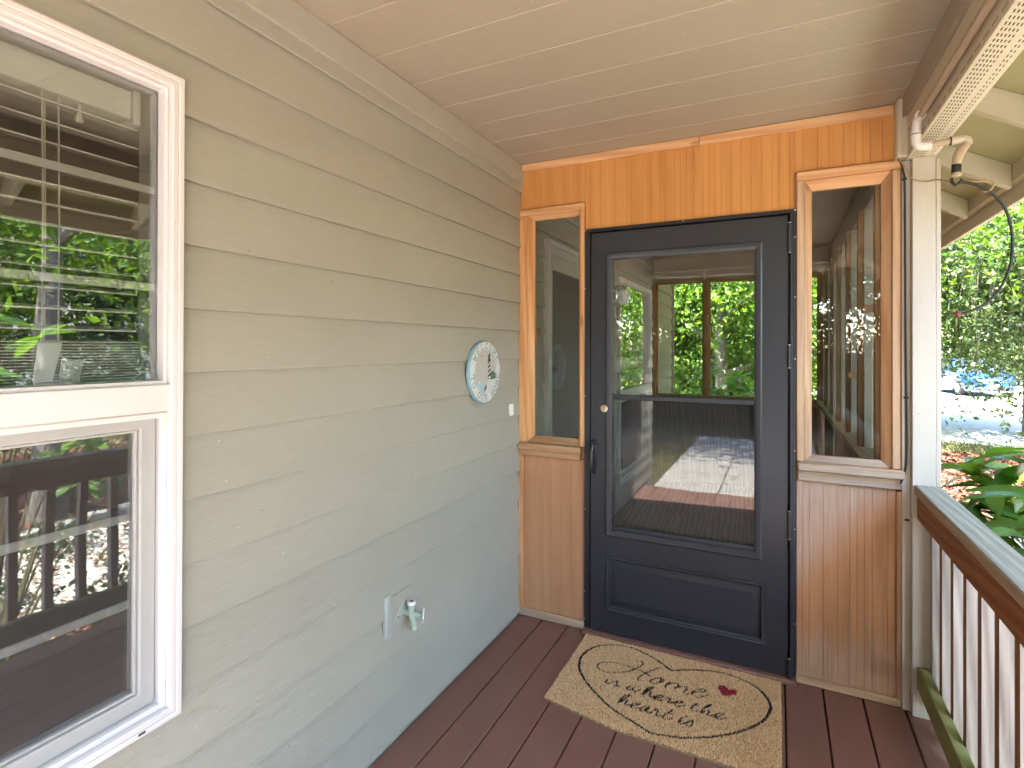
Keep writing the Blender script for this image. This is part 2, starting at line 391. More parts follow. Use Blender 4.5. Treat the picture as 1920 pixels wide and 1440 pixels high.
# mulch chips
def chips(n, fx, size, seed):
    r = np.random.default_rng(seed); P = fx(r, n); n = len(P)
    a = r.uniform(0, PI, n); L = size*r.uniform(.5, 1.5, n); W = L*r.uniform(.25, .5, n); t = r.normal(0, .35, n); t2 = r.normal(0, .5, n)
    d = np.stack([np.cos(a)*np.cos(t), np.sin(a)*np.cos(t), np.sin(t)], 1); s_ = np.stack([-np.sin(a)*np.cos(t2), np.cos(a)*np.cos(t2), np.sin(t2)], 1)
    P = np.concatenate([P, np.full((n, 1), GZ+.02)+r.uniform(0, .02, (n, 1))], 1); up = np.array([[0, 0, .008]])
    d = d*L[:, None]/2; s_ = s_*W[:, None]/2
    v = np.stack([P-d-s_, P+d-s_, P+d+s_, P-d+s_, P+up], 1).reshape(-1, 3); i = np.arange(n)[:, None]*5
    f = np.concatenate([i+np.array([[0, 1, 4]]), i+np.array([[1, 2, 4]]), i+np.array([[2, 3, 4]]), i+np.array([[3, 0, 4]])])
    return v, f
def mulch_xy(r, n):
    p = np.concatenate([np.stack([r.uniform(1.9, 6.5, n), r.uniform(4.4, 9.8, n)], 1), np.stack([r.uniform(1.9, 8.5, n//2), r.uniform(-3, 4.6, n//2)], 1)])
    x, y = p[:, 0], p[:, 1]
    ok = ~((x > 3.1) & (x < 5.2) & (y < 4.9)) & ~((y > 9.3) & (x > 6))
    return p[ok]
CHIP = Mat('bark_chip'); _g = CHIP.n('NewGeometry'); CHIP = CHIP.done(CHIP.pbsdf(CHIP.ramp(_g.outputs['Random Per Island'], (0., (.05, .02, .014)), (.5, (.17, .07, .045)), (.85, (.26, .12, .075)), (1., (.42, .24, .15))), .9, None, .15))
tag(mesh_np('mulch_chips', *chips(26000, mulch_xy, .07, 3), CHIP), 'red brown bark chips strewn over the mulch bed', None, None, 'stuff')
# grass strip between mulch and driveway
def strip_xy(r, n): 
    x = r.uniform(-3, 8.5, n); y = 9.75+r.uniform(0, 1, n)*1.5-.02*(x-4)**2*(x > 4)
    return np.stack([x, y], 1)
_r = np.random.default_rng(5); _P = strip_xy(_r, 9000); _P = np.concatenate([_P, np.full((9000, 1), GZ)], 1)
GRASSB = leafmat('grass_blade', [(.07, .11, .03), (.14, .17, .06), (.24, .23, .12)], .3, .6, .2)
_h = _r.uniform(.04, .11, (9000, 1)); _d = _r.normal(size=(9000, 3)); _d[:, 2] = 0; _d /= np.linalg.norm(_d, axis=1)[:, None]
_v = np.stack([_P-_d*.008, _P+_d*.008, _P+np.concatenate([_r.normal(0, .03, (9000, 2)), _h], 1)], 1).reshape(-1, 3)
tag(mesh_np('grass', _v, np.arange(27000).reshape(-1, 3), GRASSB), 'short grass strip between mulch bed and gravel driveway', None, None, 'stuff')
# stone edging, pale blocks along the path
edge = thing('stone_edging', (5.3, 0, GZ), 'low row of pale stone edging blocks between gravel path and mulch', 'edging')
for i in range(26):
    y = -3.2+i*.30; x = 5.28-.035*max(0, y)**2*.6
    o = box('edging_stone', CONC, edge, x-.07, x+.07, y, y+.285, GZ-.03, GZ+.13+random.uniform(-.01, .01), .015)
# concrete walkway behind the camera, with slabs
walk = thing('walkway', (.8, -5, GZ), 'concrete walkway leading from the porch steps', None, None, 'structure')
for i in range(5):
    box('concrete_slab', CONC, walk, -.25, .55, -3.42-1.25*(i+1)+.012, -3.42-1.25*i, GZ-.1, GZ+.03, .008)
    box('concrete_slab', CONC, walk, .562, 1.9, -3.42-1.25*(i+1)+.012, -3.42-1.25*i, GZ-.1, GZ+.03, .008)
step = thing('porch_step', (.9, -3.2, GZ), 'brown painted wooden step at the open end of the porch', 'step')
box('tread', DECK, step, .1, 1.8, -3.40, -3.08, -.235, -.20, .003); box('riser', DECK, step, .1, 1.8, -3.37, -3.35, GZ, -.237, .003)

# ------------------------------------------------------------------ house wall with lap siding
HY0, HY1 = -3.45, 4.69
W1 = (-2.84, -1.877, .597, 2.065)            # window beside the camera
FD = (.325, 1.32, -.02, 2.105)               # front door inside the sunroom
W2 = (2.0, 3.295, .23, 2.078)                # far window inside the sunroom
house = thing('house_wall', (0, 0, 0), 'grey green lap sided house wall with lines of painted boards', 'house wall')
PITCH = .1515; Z0 = 1.384-PITCH*10
def lap(name, zb, zt_vis, first, y0, y1, rects=()):
    pass
def board_x(z, zb): return .0105-(z-zb)/(PITCH+.03)*.0205
def siding_prism(mb, y0, y1, za, zb_, zb):
    xa, xb = board_x(za, zb), board_x(zb_, zb)
    mb.prism([(xa-.012, za), (xa, za), (xb, zb_), (xb-.012, zb_)], 1, y0, y1)
for k in range(-1, 17):
    zb = Z0+PITCH*k; zt = min(zb+PITCH+.012, 2.40)
    if zb > 2.36: continue
    cuts = sorted([w_ for w_ in (W1, FD, W2) if w_[2] < zb+PITCH-.002 and w_[3] > zb+.002])
    full = [c for c in cuts if c[2] <= zb+.002 and c[3] >= zt-.02]
    edges = [HY0]+[v for c in full for v in (c[0], c[1])]+[HY1]
    part = [c for c in cuts if c not in full]
    for a, b in zip(edges[::2], edges[1::2]):
        # butt joints every few metres, staggered
        js = [a]+sorted(q for q in (-3.1+.1*(k % 3), 1.7 if k % 2 else 99) if a+.4 < q < b-.4)+[b]
        for ya, yb in zip(js, js[1:]):
            mb = MB(); segs = [ya]+[v for c in part if c[0] < yb and c[1] > ya for v in (max(c[0], ya), min(c[1], yb))]+[yb]
            for i in range(len(segs)-1):
                s0, s1 = segs[i], segs[i+1]
                if s1-s0 < .003: continue
                if i % 2 == 0: siding_prism(mb, s0+.0006, s1-.0006, zb, zt, zb)
                else:
                    c = [c for c in part if c[0] <= s0+.001 and c[1] >= s1-.001][0]
                    if c[2] > zb: siding_prism(mb, s0-.0006, s1+.0006, zb, c[2], zb)
                    if c[3] < zt: siding_prism(mb, s0-.0006, s1+.0006, c[3], zt, zb)
            if mb.v: mb.build('siding_board', SIDE, house, .0012 if len(mb.v) == 8 else 0.)
box('frieze_board', SIDE, house, -.012, .016, HY0, HY1, 2.343, 2.439, .002)
box('corner_board', TRIMP, house, -.06, .03, HY1-.0, HY1+.03, GZ, 2.6)
# sheathing behind the boards, cut round the openings, and the rooms behind the glass
sh = MB()
ys = [HY0, W1[0], W1[1], FD[0], FD[1], W2[0], W2[1], HY1]
for i, (a, b) in enumerate(zip(ys, ys[1:])):
    if i % 2 == 0: sh.box(-.12, -.021, a, b, GZ-.1, 2.7)
    else:
        c = (W1, FD, W2)[i//2]; sh.box(-.12, -.021, a, b, c[3], 2.7)
        if c[2] > 0: sh.box(-.12, -.021, a, b, GZ-.1, c[2])
sh.build('wall_core', ROOMW, house)
rooms = MB()
rooms.box(-6, -.12, HY0, HY1, GZ, -.02)                                   # floor
rooms.box(-6, -.12, HY0, HY1, 2.46, 2.60); rooms.box(-6.1, -6, HY0, HY1, -.02, 2.46)
rooms.box(-6, -.12, HY0-.1, HY0, -.02, 2.46); rooms.box(-6, -.12, HY1-.1, HY1, -.02, 2.46); rooms.box(-6, -.12, .1, .2, -.02, 2.46)
rooms.build('room_wall', ROOMW, house)
box('room_carpet', CARPET, house, -6, -.13, HY0, HY1, -.018, -.005)
# house roof and gables over wall and porch
EX, EZ, SL = 2.178, 2.250, .567
def roofz(x): return EZ-SL*(x-EX)
roof = thing('porch_roof', (2.2, -1, 2.3), 'sloping porch roof with exposed rafters and olive painted eave', 'roof')
RY0, RY1 = -3.95, 5.6
MB().prism([(2.26, roofz(2.26)+.001), (2.26, roofz(2.26)+.022), (-6.5, roofz(-6.5)+.022), (-6.5, roofz(-6.5)+.001)], 1, RY0, RY1).build('sheathing', EAVEP, roof)
MB().prism([(2.28, roofz(2.28)+.023), (2.28, roofz(2.28)+.05), (-6.5, roofz(-6.5)+.05), (-6.5, roofz(-6.5)+.023)], 1, RY0-.02, RY1+.02).build('shingle_layer', ROOFM, roof)
for k in range(-6, 9):
    y = .41+.598*k
    MB().prism([(2.178, roofz(2.178)), (2.178, roofz(2.178)-.102), (1.74, roofz(1.74)-.102), (1.74, roofz(1.74))], 1, y, y+.038).build('rafter', RAFTP, roof, .002)
box('sub_fascia', RAFTP, roof, 2.180, 2.216, RY0, RY1, 2.178, 2.262, .002)
box('fascia', EAVEL, roof, 2.218, 2.242, RY0, RY1, 2.105, 2.285, .003)
for y0, y1 in ((RY0+.04, RY0+.08), (RY1-.08, RY1-.04)):
    MB().prism([(2.17, roofz(2.17)-.03), (2.17, roofz(2.17)-.002), (-6.2, roofz(-6.2)-.002), (-6.2, 2.62), (.2, 2.62), (1.5, 2.46)], 1, y0, y1).build('gable_board', EAVEP, roof)

# ------------------------------------------------------------------ vinyl windows
def casing(mb, x0, x1, y0, y1, z0, z1, w_, mi=0):
    """rectangular frame in the wall plane"""
    mb.box(x0, x1, y0, y0+w_, z0, z1, mi); mb.box(x0, x1, y1-w_, y1, z0, z1, mi)
    mb.box(x0, x1, y0+w_, y1-w_, z1-w_, z1, mi); mb.box(x0, x1, y0+w_, y1-w_, z0, z0+w_, mi)
def ring(name, mat, parent, x0, x1, y0, y1, z0, z1, w_, bevel=.0015):
    """mitred picture-frame of one piece, wall plane normal = x"""
    a = [(y0, z0), (y1, z0), (y1, z1), (y0, z1)]; b = [(y0+w_, z0+w_), (y1-w_, z0+w_), (y1-w_, z1-w_), (y0+w_, z1-w_)]
    vs = [(x, *p) for x in (x0, x1) for q in (a, b) for p in q]
    fs = []
    for i in range(4):
        j = (i+1) % 4
        fs += [(i, j, 4+j, 4+i), (8+i, 12+i, 12+j, 8+j), (i, 8+i, 8+j, j), (4+i, 4+j, 12+j, 12+i)]
    return MB().add(vs, fs).build(name, mat, parent, bevel)
def hung_window(loc, y0, y1, z0, z1, zm, nv, label, fresh=True):
    t = thing('house_window', (0, (y0+y1)/2, z0), label, 'window')
    ring('flange', VINYL, t, .004, .026, y0, y1, z0, z1, .0125)
    ring('frame', VINYL, t, -.06, .0243, y0+.0128, y1-.0128, z0+.0128, z1-.0128, .0135)
    a, b = y0+.0267, y1-.0267
    # fixed upper sash
    ring('upper_bead', VINYL, t, -.05, .010, a, b, zm, z1-.0267, .009)
    box('meeting_rail', VINYL, t, -.05, .0185, a-.012, b+.012, zm-.062, zm+.002, .003)
    p = box('upper_pane', GLASS, t, -.020, -.016, a+.008, b-.008, zm+.004, z1-.032, 0)
    g = b-a
    for k in range(1, nv): box('muntin', VINYL, p, -.034, -.027, a+g*k/nv-.009, a+g*k/nv+.009, zm, z1-.045)
    for k in (1, 2): box('muntin', VINYL, p, -.0338, -.0272, a+.006, b-.006, zm+(z1-.04-zm)*k/3-.009, zm+(z1-.04-zm)*k/3+.009)
    # lower sash and its insect screen
    zl0, zl1 = z0+.0270, zm-.063
    ring('screen_track', VINYL, t, -.03, .009, a-.0, b+.0, zl0, zl1, .012)
    sashf = ring('lower_sash', VINYLG, t, -.055, -.010, a+.013, b-.013, zl0+.012, zl1-.001, .034, .003)
    ring('glazing_bead', VINYLG, sashf, -.045, -.018, a+.048, b-.048, zl0+.047, zl1-.036, .006)
    p2 = box('lower_pane', GLASS, t, -.032, -.028, a+.050, b-.050, zl0+.049, zl1-.038, 0)
    for k in range(1, nv): box('muntin', VINYL, p2, -.046, -.039, a+g*k/nv-.009, a+g*k/nv+.009, zl0+.05, zl1-.04)
    for k in (1, 2): box('muntin', VINYL, p2, -.0458, -.0392, a+.05, b-.05, zl0+.05+(zl1-zl0-.09)*k/3-.009, zl0+.05+(zl1-zl0-.09)*k/3+.009)
    MB().add([(-.002, a+.010, zl0+.010), (-.002, b-.010, zl0+.010), (-.002, b-.010, zl1-.002), (-.002, a+.010, zl1-.002)], [(0, 1, 2, 3)]).build('insect_screen', SCREEN, t)
    for ys_ in (b-.004, a-.004):
        box('corner_key', YELLOWP, t, 0.0092, .0115, ys_-.004, ys_+.010, zl1-.03, zl1-.004, .001)
    box('weep_slot', SEAL, t, 0.0261, .0266, y1-.095, y1-.08, z0+.006, z0+.011, 0)
    # drywall return and sill inside
    jm = MB(); jm.box(-.119, -.061, y0+.001, y0+.02, z0, z1); jm.box(-.119, -.061, y1-.02, y1-.001, z0, z1); jm.box(-.119, -.061, y0+.02, y1-.02, z1-.02, z1-.001); jm.box(-.14, -.061, y0+.02, y1-.02, z0+.001, z0+.02)
    jm.build('jamb_return', BLIND, t)
    return t, a, b
win, wa, wb = hung_window(0, *W1, 1.358, 3, 'white vinyl double hung window with raised blind, nearest the camera')
caulk = MB().tube([(.014, W1[0]-.004, W1[3]+.004), (.013, -2.3, W1[3]+.005), (.014, W1[1]+.002, W1[3]+.003)], .0045, 6).build('caulk_bead', TRIMP, house)
# blind inside
bl = thing('window_blind', (-.09, -2.3, 2.0), 'white slatted blind hanging behind the glass of the near window', 'blind')
hb = box('head_rail', BLIND, bl, -.135, -.072, W1[0]+.05, -1.940, 1.965, 2.030, .002)
br = box('bracket', WHITEP, bl, -.138, -.066, -1.939, -1.923, 1.955, 2.034, .001)
for dz, dx in ((.02, -.08), (.055, -.085), (.02, -.12), (.05, -.12)):
    MB().lathe([(.004, 0), (.004, .0016)], (dx, -1.9232, 1.955+dz), (0, 1, 0), 8).build('screw_hole', SEAL, br)
for i in range(12):
    z = 1.945-i*.0425
    MB().prism([(-.129, z+.009), (-.103, z+.0075), (-.077, z), (-.077, z+.0032), (-.103, z+.0107), (-.129, z+.0122)], 1, W1[0]+.055, -1.923).build('slat', BLIND, bl)
for i in range(22):
    z = 1.452-i*.0062
    MB().prism([(-.129, z), (-.103, z+.0035), (-.077, z), (-.077, z+.002), (-.103, z+.0055), (-.129, z+.002)], 1, W1[0]+.055, -1.918).build('slat', BLIND, bl)
box('bottom_rail', BLIND, bl, -.13, -.076, W1[0]+.055, -1.918, 1.296, 1.314, .003)
for y, dx in ((-2.105, -.078), (-2.09, -.104), (-2.078, -.076), (-2.6, -.078)):
    MB().tube([(dx, y, 1.975), (dx, y+.003, 1.7), (dx, y+.002, 1.45)], .0016, 5).build('cord', CORD, bl)
MB().lathe([(.003, 0), (.004, .03), (.009, .045), (.007, .05)], (-.09, -2.035, 1.975), (0, 0, -1), 8).build('tilt_wand_hook', CORD, bl)
for y, z, a_ in ((-2.10, 1.42, .1), (-2.06, 1.385, -.2)):
    MB().hexa([(-.070, y-.02, z-.05), (-.069, y+.012, z-.048), (-.069, y+.012, z-.047), (-.070, y-.02, z-.049), (-.074, y-.012, z+.03), (-.073, y+.03, z+.03), (-.071, y+.03, z+.031), (-.072, y-.012, z+.031)]).build('warning_tag', WHITEP, bl)
win2, _, _ = hung_window(0, *W2, 1.055, 4, 'white vinyl window in the house wall deep inside the sunroom')
# front door of the house, inside the sunroom
fd = thing('front_door', (0, .82, 0), 'white framed front door with dark screened glass seen through the left sidelight', 'door')
ring('door_frame', VINYL, fd, -.02, .032, FD[0], FD[1], FD[2], FD[3], .03, .002)
ring('storm_frame', VINYLG, fd, -.012, .022, FD[0]+.031, FD[1]-.031, .0, FD[3]-.031, .055, .002)
box('top_rail', VINYLG, fd, -.011, .020, FD[0]+.087, FD[1]-.087, 1.93, 2.018, .002)
fp = box('screen', DARKS, fd, .002, .003, FD[0]+.085, FD[1]-.085, .05, 1.931, 0)
box('door_leaf', simple('door_leaf_grey', (.16, .175, .17), .5), fd, -.10, -.05, FD[0]+.03, FD[1]-.03, 0, 2.07, .002)
for z in (1.02, 1.16): box('latch', STEEL, fd, .0225, .05, 1.245, 1.262, z, z+.05, .003)
lantern = thing('wall_lantern', (.1, 1.72, 1.9), 'small white wall lantern on the siding inside the sunroom', 'lamp')
MB().lathe([(.05, 0), (.05, .015)], (.012, 1.72, 1.93), (1, 0, 0), 14).build('back_plate', WHITEP, lantern)
MB().tube([(.03, 1.72, 1.93), (.1, 1.72, 1.95), (.12, 1.72, 1.93)], .008, 8).build('arm', WHITEP, lantern)
MB().lathe([(.01, .06), (.055, .045), (.06, 0), (.045, -.06), (.03, -.075)], (.12, 1.72, 1.88), (0, 0, 1), 14).build('shade', WHITEP, lantern)
# ------------------------------------------------------------------ deck and ceiling
deck = thing('porch_deck', (.9, -1.5, 0), 'brown painted porch deck of parallel boards with dark gaps', 'deck')
BP = .1435
for i in range(13):
    x0 = -.0015+i*BP
    js = [-3.08, -1.62 if i % 2 else -2.3, -.002] if i % 3 else [-3.08, -.002]
    for a, b in zip(js, js[1:]):
        box('deck_board', DECK, deck, x0+.002, min(x0+BP-.0025, 1.862), a+.001, b-.001, -.034, 0, .0035)
jb = MB()
for y in (-3.0, -2.4, -1.8, -1.2, -.6, -.05): jb.box(.0, 1.85, y-.02, y+.02, -.19, -.036)
jb.box(1.825, 1.862, -3.08, 0, -.22, -.037)
jb.build('joist', KNEE, deck)
box('deck_skirt', TRIMP, deck, 1.864, 1.88, -3.08, 4.0, GZ, -.04, .002)

ceil = thing('porch_ceiling', (.85, -1.5, 2.44), 'taupe painted porch ceiling of boards running across', 'ceiling')
CP = .2105
ys_ = sorted([-.161-CP*k for k in range(0, 17)]+[-.161+CP*k for k in range(1, 18)])
for a, b in zip(ys_, ys_[1:]):
    MB().prism([(a+.0005, 2.462), (b-.0005, 2.462), (b-.0005, 2.4445), (b-.0035, 2.4405), (a+.0035, 2.4405), (a+.0005, 2.4445)], 0, -.004, 1.76).build('ceiling_board', CEIL, ceil)
box('ceiling_back', CEIL, ceil, -.1, 1.76, -3.6, 3.6, 2.4625, 2.50, 0)
PCH = CEIL
box('edge_trim', CEIL, ceil, 1.703, 1.722, -3.3, -.071, 2.361, 2.440, .002)

# ------------------------------------------------------------------ beam wrapped in perforated cladding
BX0, BX1, BZ = 1.7205, 1.815, 2.2
beam = thing('porch_beam', (1.76, -1.6, 2.2), 'tan roof beam wrapped in perforated soffit cladding', 'beam')
mb = MB()
mb.prism([(BX0, BZ+.30), (BX0, BZ+.002), (BX0+.002, BZ), (BX1-.004, BZ-.001), (BX1, BZ), (BX1, BZ+.30)], 1, -3.3, 3.5)
mb.build('cladding', BEAMV, beam)
sl = MB()
r_ = random.Random(3)
def slots_bottom(y0, y1):
    y = y0; i = 0
    while y < y1:
        for j, x in enumerate((.010, .019, .028, .037, .046)):
            yy = y+(j % 2)*.0
            sl.box(BX0+x-.0011+.003, BX0+x+.0011+.003, yy+j*.006, yy+j*.006+.0115, BZ-.0016, BZ-.0002)
        for j, x in enumerate((.070, .079)):
            sl.box(BX0+x-.0011, BX0+x+.0011, y+.004+j*.008, y+.0155+j*.008, BZ-.0016, BZ-.0002)
        y += .0255
slots_bottom(-2.6, -.08)
sb = MB(); y = -2.4
while y < -.1:
    for z in (2.214, 2.300):
        for j in range(4): sb.box(BX0-.0007, BX0+.0001, y+j*.0105, y+j*.0105+.0022, z, z+.0075)
    y += .062
tag(sb.build('side_vent_slot', SLOTB, beam), kind='stuff')
tag(sl.build('vent_slot', SLOT, beam), kind='stuff')
# end header over the open end of the porch and the box at the wall corner
endh = thing('end_header', (.9, -3.2, 2.2), 'tan header beam over the open end of the porch', 'beam')
box('cladding', BEAMV, endh, .0, 1.719, -3.29, -3.18, 2.2, 2.439, .003)
cbx = thing('corner_channel', (1.71, -.04, 2.2), 'tan bent metal trim box in the top corner between panel and post', 'trim')
MB().prism([(1.6865, -.001), (1.6835, -.052), (1.689, -.067), (1.700, -.071), (1.7345, -.071), (1.7345, -.001)], 2, 2.206, 2.4385).build('channel', BEAMV, cbx, .002)
MB().prism([(1.7350, -.069), (1.7350, -.075), (1.752, -.075), (1.752, -.069)], 2, 2.2015, 2.335).build('seam_strip', BEAMV, cbx, .001)

# ------------------------------------------------------------------ posts and corner board
def post(y0, y1, label, z0=.0, ztop=2.199):
    t = thing('porch_post', (1.782, (y0+y1)/2, 0), label, 'post', None)
    box('shaft', TRIMP, t, 1.7375, 1.8125, y0, y1, z0, ztop, .002)
    box('side_strip', TRIMP, t, 1.8127, 1.8285, y0+.0012, y1-.0012, z0, ztop-.012, .002)
    return t
post(-.058, .035, 'cream painted square porch post between sunroom wall and railing')
post(-3.25, -3.16, 'cream painted porch post at the open end of the porch', GZ)
cb = thing('corner_board', (1.722, -.01, 0), 'cream corner board beside the right sidelight with a black cable on it', 'trim')
box('board', TRIMP, cb, 1.7085, 1.7370, -.030, .02, .001, 2.2005, .002)

# ------------------------------------------------------------------ partition wall of the sunroom
wall = thing('sunroom_wall', (.85, 0, 0), 'orange wood panelled partition wall round the dark door', 'partition wall')
def grooved(name, mat, x0, x1, z0, z1, seed, yf=-.004, pitch=.0425, holes=()):
    """plywood sheet with irregular vertical grooves; holes: rectangles left out below (x0,x1,ztop)"""
    r = random.Random(seed); mb = MB(); xs = [x0]; x = x0+pitch*r.uniform(.4, 1)
    cut = sorted({v for h in holes for v in h[:2]})
    while x < x1-.008: xs.append(x); x += pitch*r.choice((.62, 1., 1., 1.25))
    xs.append(x1)
    for c in cut:
        if x0 < c < x1: xs = [q for q in xs if abs(q-c) > .012 or q in (x0, x1)]+[c]
    xs.sort()
    for i, (a, b) in enumerate(zip(xs, xs[1:])):
        zb = z0
        for h in holes:
            if a >= h[0]-.001 and b <= h[1]+.001: zb = h[2]
        g = .0016
        mb.prism([(a, yf+.0018), (a+g, yf), (b-g, yf), (b, yf+.0018), (b, yf+.010), (a, yf+.010)], 2, zb, z1)
    return mb.build(name, mat, wall)
grooved('upper_panel', PANEL, .001, .905, 2.0, 2.4005, 1, holes=((.0, .372, 2.192), (.372, .906, 2.055)))
grooved('upper_panel', PANEL, .9062, 1.690, 2.0, 2.4005, 2, holes=((.90, 1.327, 2.055), (1.327, 1.70, 2.212)))
box('top_trim', PINEX, wall, .0005, .93, -.020, -.0045, 2.400, 2.4395, .0025)
box('top_trim', PINEX, wall, .9315, 1.684, -.020, -.0045, 2.397, 2.4385, .0025)
box('stud_core', STUDZ, wall, .002, .05, .008, .05, 0, 2.40); box('stud_core', STUDZ, wall, .345, .371, .008, .05, 0, 2.40)
box('stud_core', STUDZ, wall, 1.327, 1.362, .008, .05, 0, 2.40); box('stud_core', STUDZ, wall, 1.672, 1.736, .008, .05, 0, 2.40)
box('header_core', STUDZ, wall, .0505, 1.67, .008, .05, 2.21, 2.40)
grooved('lower_panel', PANELL, .026, .372, .042, .868, 3)
grooved('lower_panel', PANELF, 1.3345, 1.6935, .030, .876, 4)
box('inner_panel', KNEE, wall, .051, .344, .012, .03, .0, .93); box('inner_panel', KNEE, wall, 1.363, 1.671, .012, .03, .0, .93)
box('corner_strip', PINEZ, wall, .0005, .0255, -.016, -.003, .043, .866, .002)
MB().prism([(1.694, -.003), (1.6945, -.013), (1.699, -.019), (1.7078, -.0215), (1.7078, -.003)], 2, .30, .868).build('quarter_round', PINEW, wall, 0, 60)
MB().prism([(1.694, -.003), (1.6945, -.013), (1.699, -.019), (1.7078, -.0215), (1.7078, -.003)], 2, .032, .2985).build('quarter_round', PINEW, wall, 0, 60)
box('base_trim', BASEW, wall, .0005, .371, -.020, -.0045, .001, .0415, .003)
box('base_trim', BASEW, wall, 1.333, 1.7075, -.022, -.0045, .001, .031, .003)

def sidelight(x0, x1, gx0, gx1, gz0, gz1, label, head, capm, stile, sillm, apronm, wl, wr, ztop, zs, zap, over, glass):
    t = thing('sidelight_window', ((x0+x1)/2, 0, zs), label, 'window')
    # outer casing
    box('head_casing', head, t, x0-over[0], x1+over[1], -.026, -.0045, ztop-.036, ztop, .003)
    box('side_casing', stile, t, x0, x0+wl, -.022, -.0045, zs+.0005, ztop-.0365, .003)
    box('side_casing', stile, t, x1-wr, x1, -.022, -.0045, zs+.0005, ztop-.0365, .003)
    # inner stops, mitred, sloping to the glass
    a = [(x0+wl+.0006, zs+.0006), (x1-wr-.0006, zs+.0006), (x1-wr-.0006, ztop-.0366), (x0+wl+.0006, ztop-.0366)]
    b = [(gx0, gz0), (gx1, gz0), (gx1, gz1), (gx0, gz1)]
    for i, (nm, m_) in enumerate((('bottom_stop', sillm), ('side_stop', stile), ('top_stop', head), ('side_stop', stile))):
        j = (i+1) % 4
        p = [(a[i][0], -.012, a[i][1]), (a[j][0], -.012, a[j][1]), (b[j][0], .004, b[j][1]), (b[i][0], .004, b[i][1]),
             (a[i][0], .03, a[i][1]), (a[j][0], .03, a[j][1]), (b[j][0], .03, b[j][1]), (b[i][0], .03, b[i][1])]
        MB().hexa(p).build(nm, m_, t, .002)
    # sill nose and apron
    box('sill', sillm, t, x0-over[2], x1+over[3], -.045, -.0045, zs-.036, zs, .005)
    box('apron', apronm, t, x0-over[2]+.001, x1+over[3]-.008, -.024, -.0045, zap, zs-.0365, .003)
    box('pane', glass, t, gx0-.006, gx1+.006, .0125, .0165, gz0-.006, gz1+.006, 0)
    box('inner_sill', STUDY, t, gx0-.02, gx1+.02, .031, .12, gz0-.04, gz0-.02, .002)
    return t
sidelight(.0, .3715, .083, .333, .972, 2.134, 'narrow pine framed sidelight window left of the dark door, showing the reflected round sign', PINEX, None, PINEZ, SILLB, SILLB, .044, .024, 2.192, .936, .866, (.0, -.0, -.0, -.014), GLASSL)
sidelight(1.3345, 1.7075, 1.394, 1.643, .985, 2.128, 'narrow pine framed sidelight window right of the dark door, with weathered grey sill', PINEX, None, PINEW, SILLW, SILLW, .030, .030, 2.209, .957, .876, (.0, .0, -.004, .010), GLASSS)
# little wooden shelf brackets inside the sidelights
def bracket(x, y, z, s, label):
    pts = [(0, 0), (0, .030), (.012, .020), (.06, .020), (.070, .0), (.062, -.012), (.034, -.012), (.026, -.02), (.02, -.045), (.012, -.075), (.0, -.085)]
    return tag(MB().prism([(x+s*p, z+q) for p, q in pts], 1, y, y+.015).build('shelf_bracket', PINEW, None, .001), label, 'bracket', None)
bracket(1.668, .10, 1.615, -1.15, 'upper scrolled wooden shelf bracket behind the right sidelight glass')
bracket(1.668, .75, 1.30, -1.0, 'lower scrolled wooden shelf bracket further back behind the right sidelight glass')
bracket(.045, .10, 1.535, .5, 'small wooden shelf bracket behind the left sidelight glass')

# ------------------------------------------------------------------ storm door
door = thing('storm_door', (.86, -.02, 0), 'charcoal storm door with glass above and raised panel below', 'door')
def zframe():
    f = MB()
    f.box(.3725, .400, -.016, -.0045, .001, 2.054); f.box(1.3205, 1.3265, -.016, -.0045, .001, 2.054); f.box(.4005, 1.3200, -.016, -.0045, 2.040, 2.054)
    return f
box('frame_rail', DOOR, door, .3725, .397, -.018, .03, .001, 2.0400, .0015)
box('frame_rail', DOOR, door, 1.308, 1.3325, -.018, .03, .001, 2.0400, .0015)
box('frame_rail', DOOR, door, .3725, 1.3325, -.018, .03, 2.0404, 2.0540, .0015)
box('frame_bead', DOOR, door, .3975, .4045, -.030, .0, .02, 2.0345, .0015)
box('frame_bead', DOOR, door, .3975, 1.3075, -.030, .0, 2.0350, 2.0400, .0015)
DX0, DX1, DZ0, DZ1, DY = .4105, 1.3015, .022, 2.026, -.034
LX0, LX1, LZ0, LZ1 = .517, 1.174, .535, 1.894
def rect_ring(name, mat, parent, y_of, rings, ring_depths, axis=1):
    """nested rectangles (x0,x1,z0,z1) at depths -> stepped moulding"""
    vs = []; fs = []
    for (x0, x1, z0, z1), d in zip(rings, ring_depths): vs += [(x0, d, z0), (x1, d, z0), (x1, d, z1), (x0, d, z1)]
    for k in range(len(rings)-1):
        for i in range(4): fs.append((4*k+i, 4*k+(i+1) % 4, 4*k+4+(i+1) % 4, 4*k+4+i))
    return vs, fs
def grow(r, g): return (r[0]-g, r[1]+g, r[2]-g, r[3]+g)
lite = (LX0, LX1, LZ0, LZ1); pan = (.506, 1.205, .150, .402)
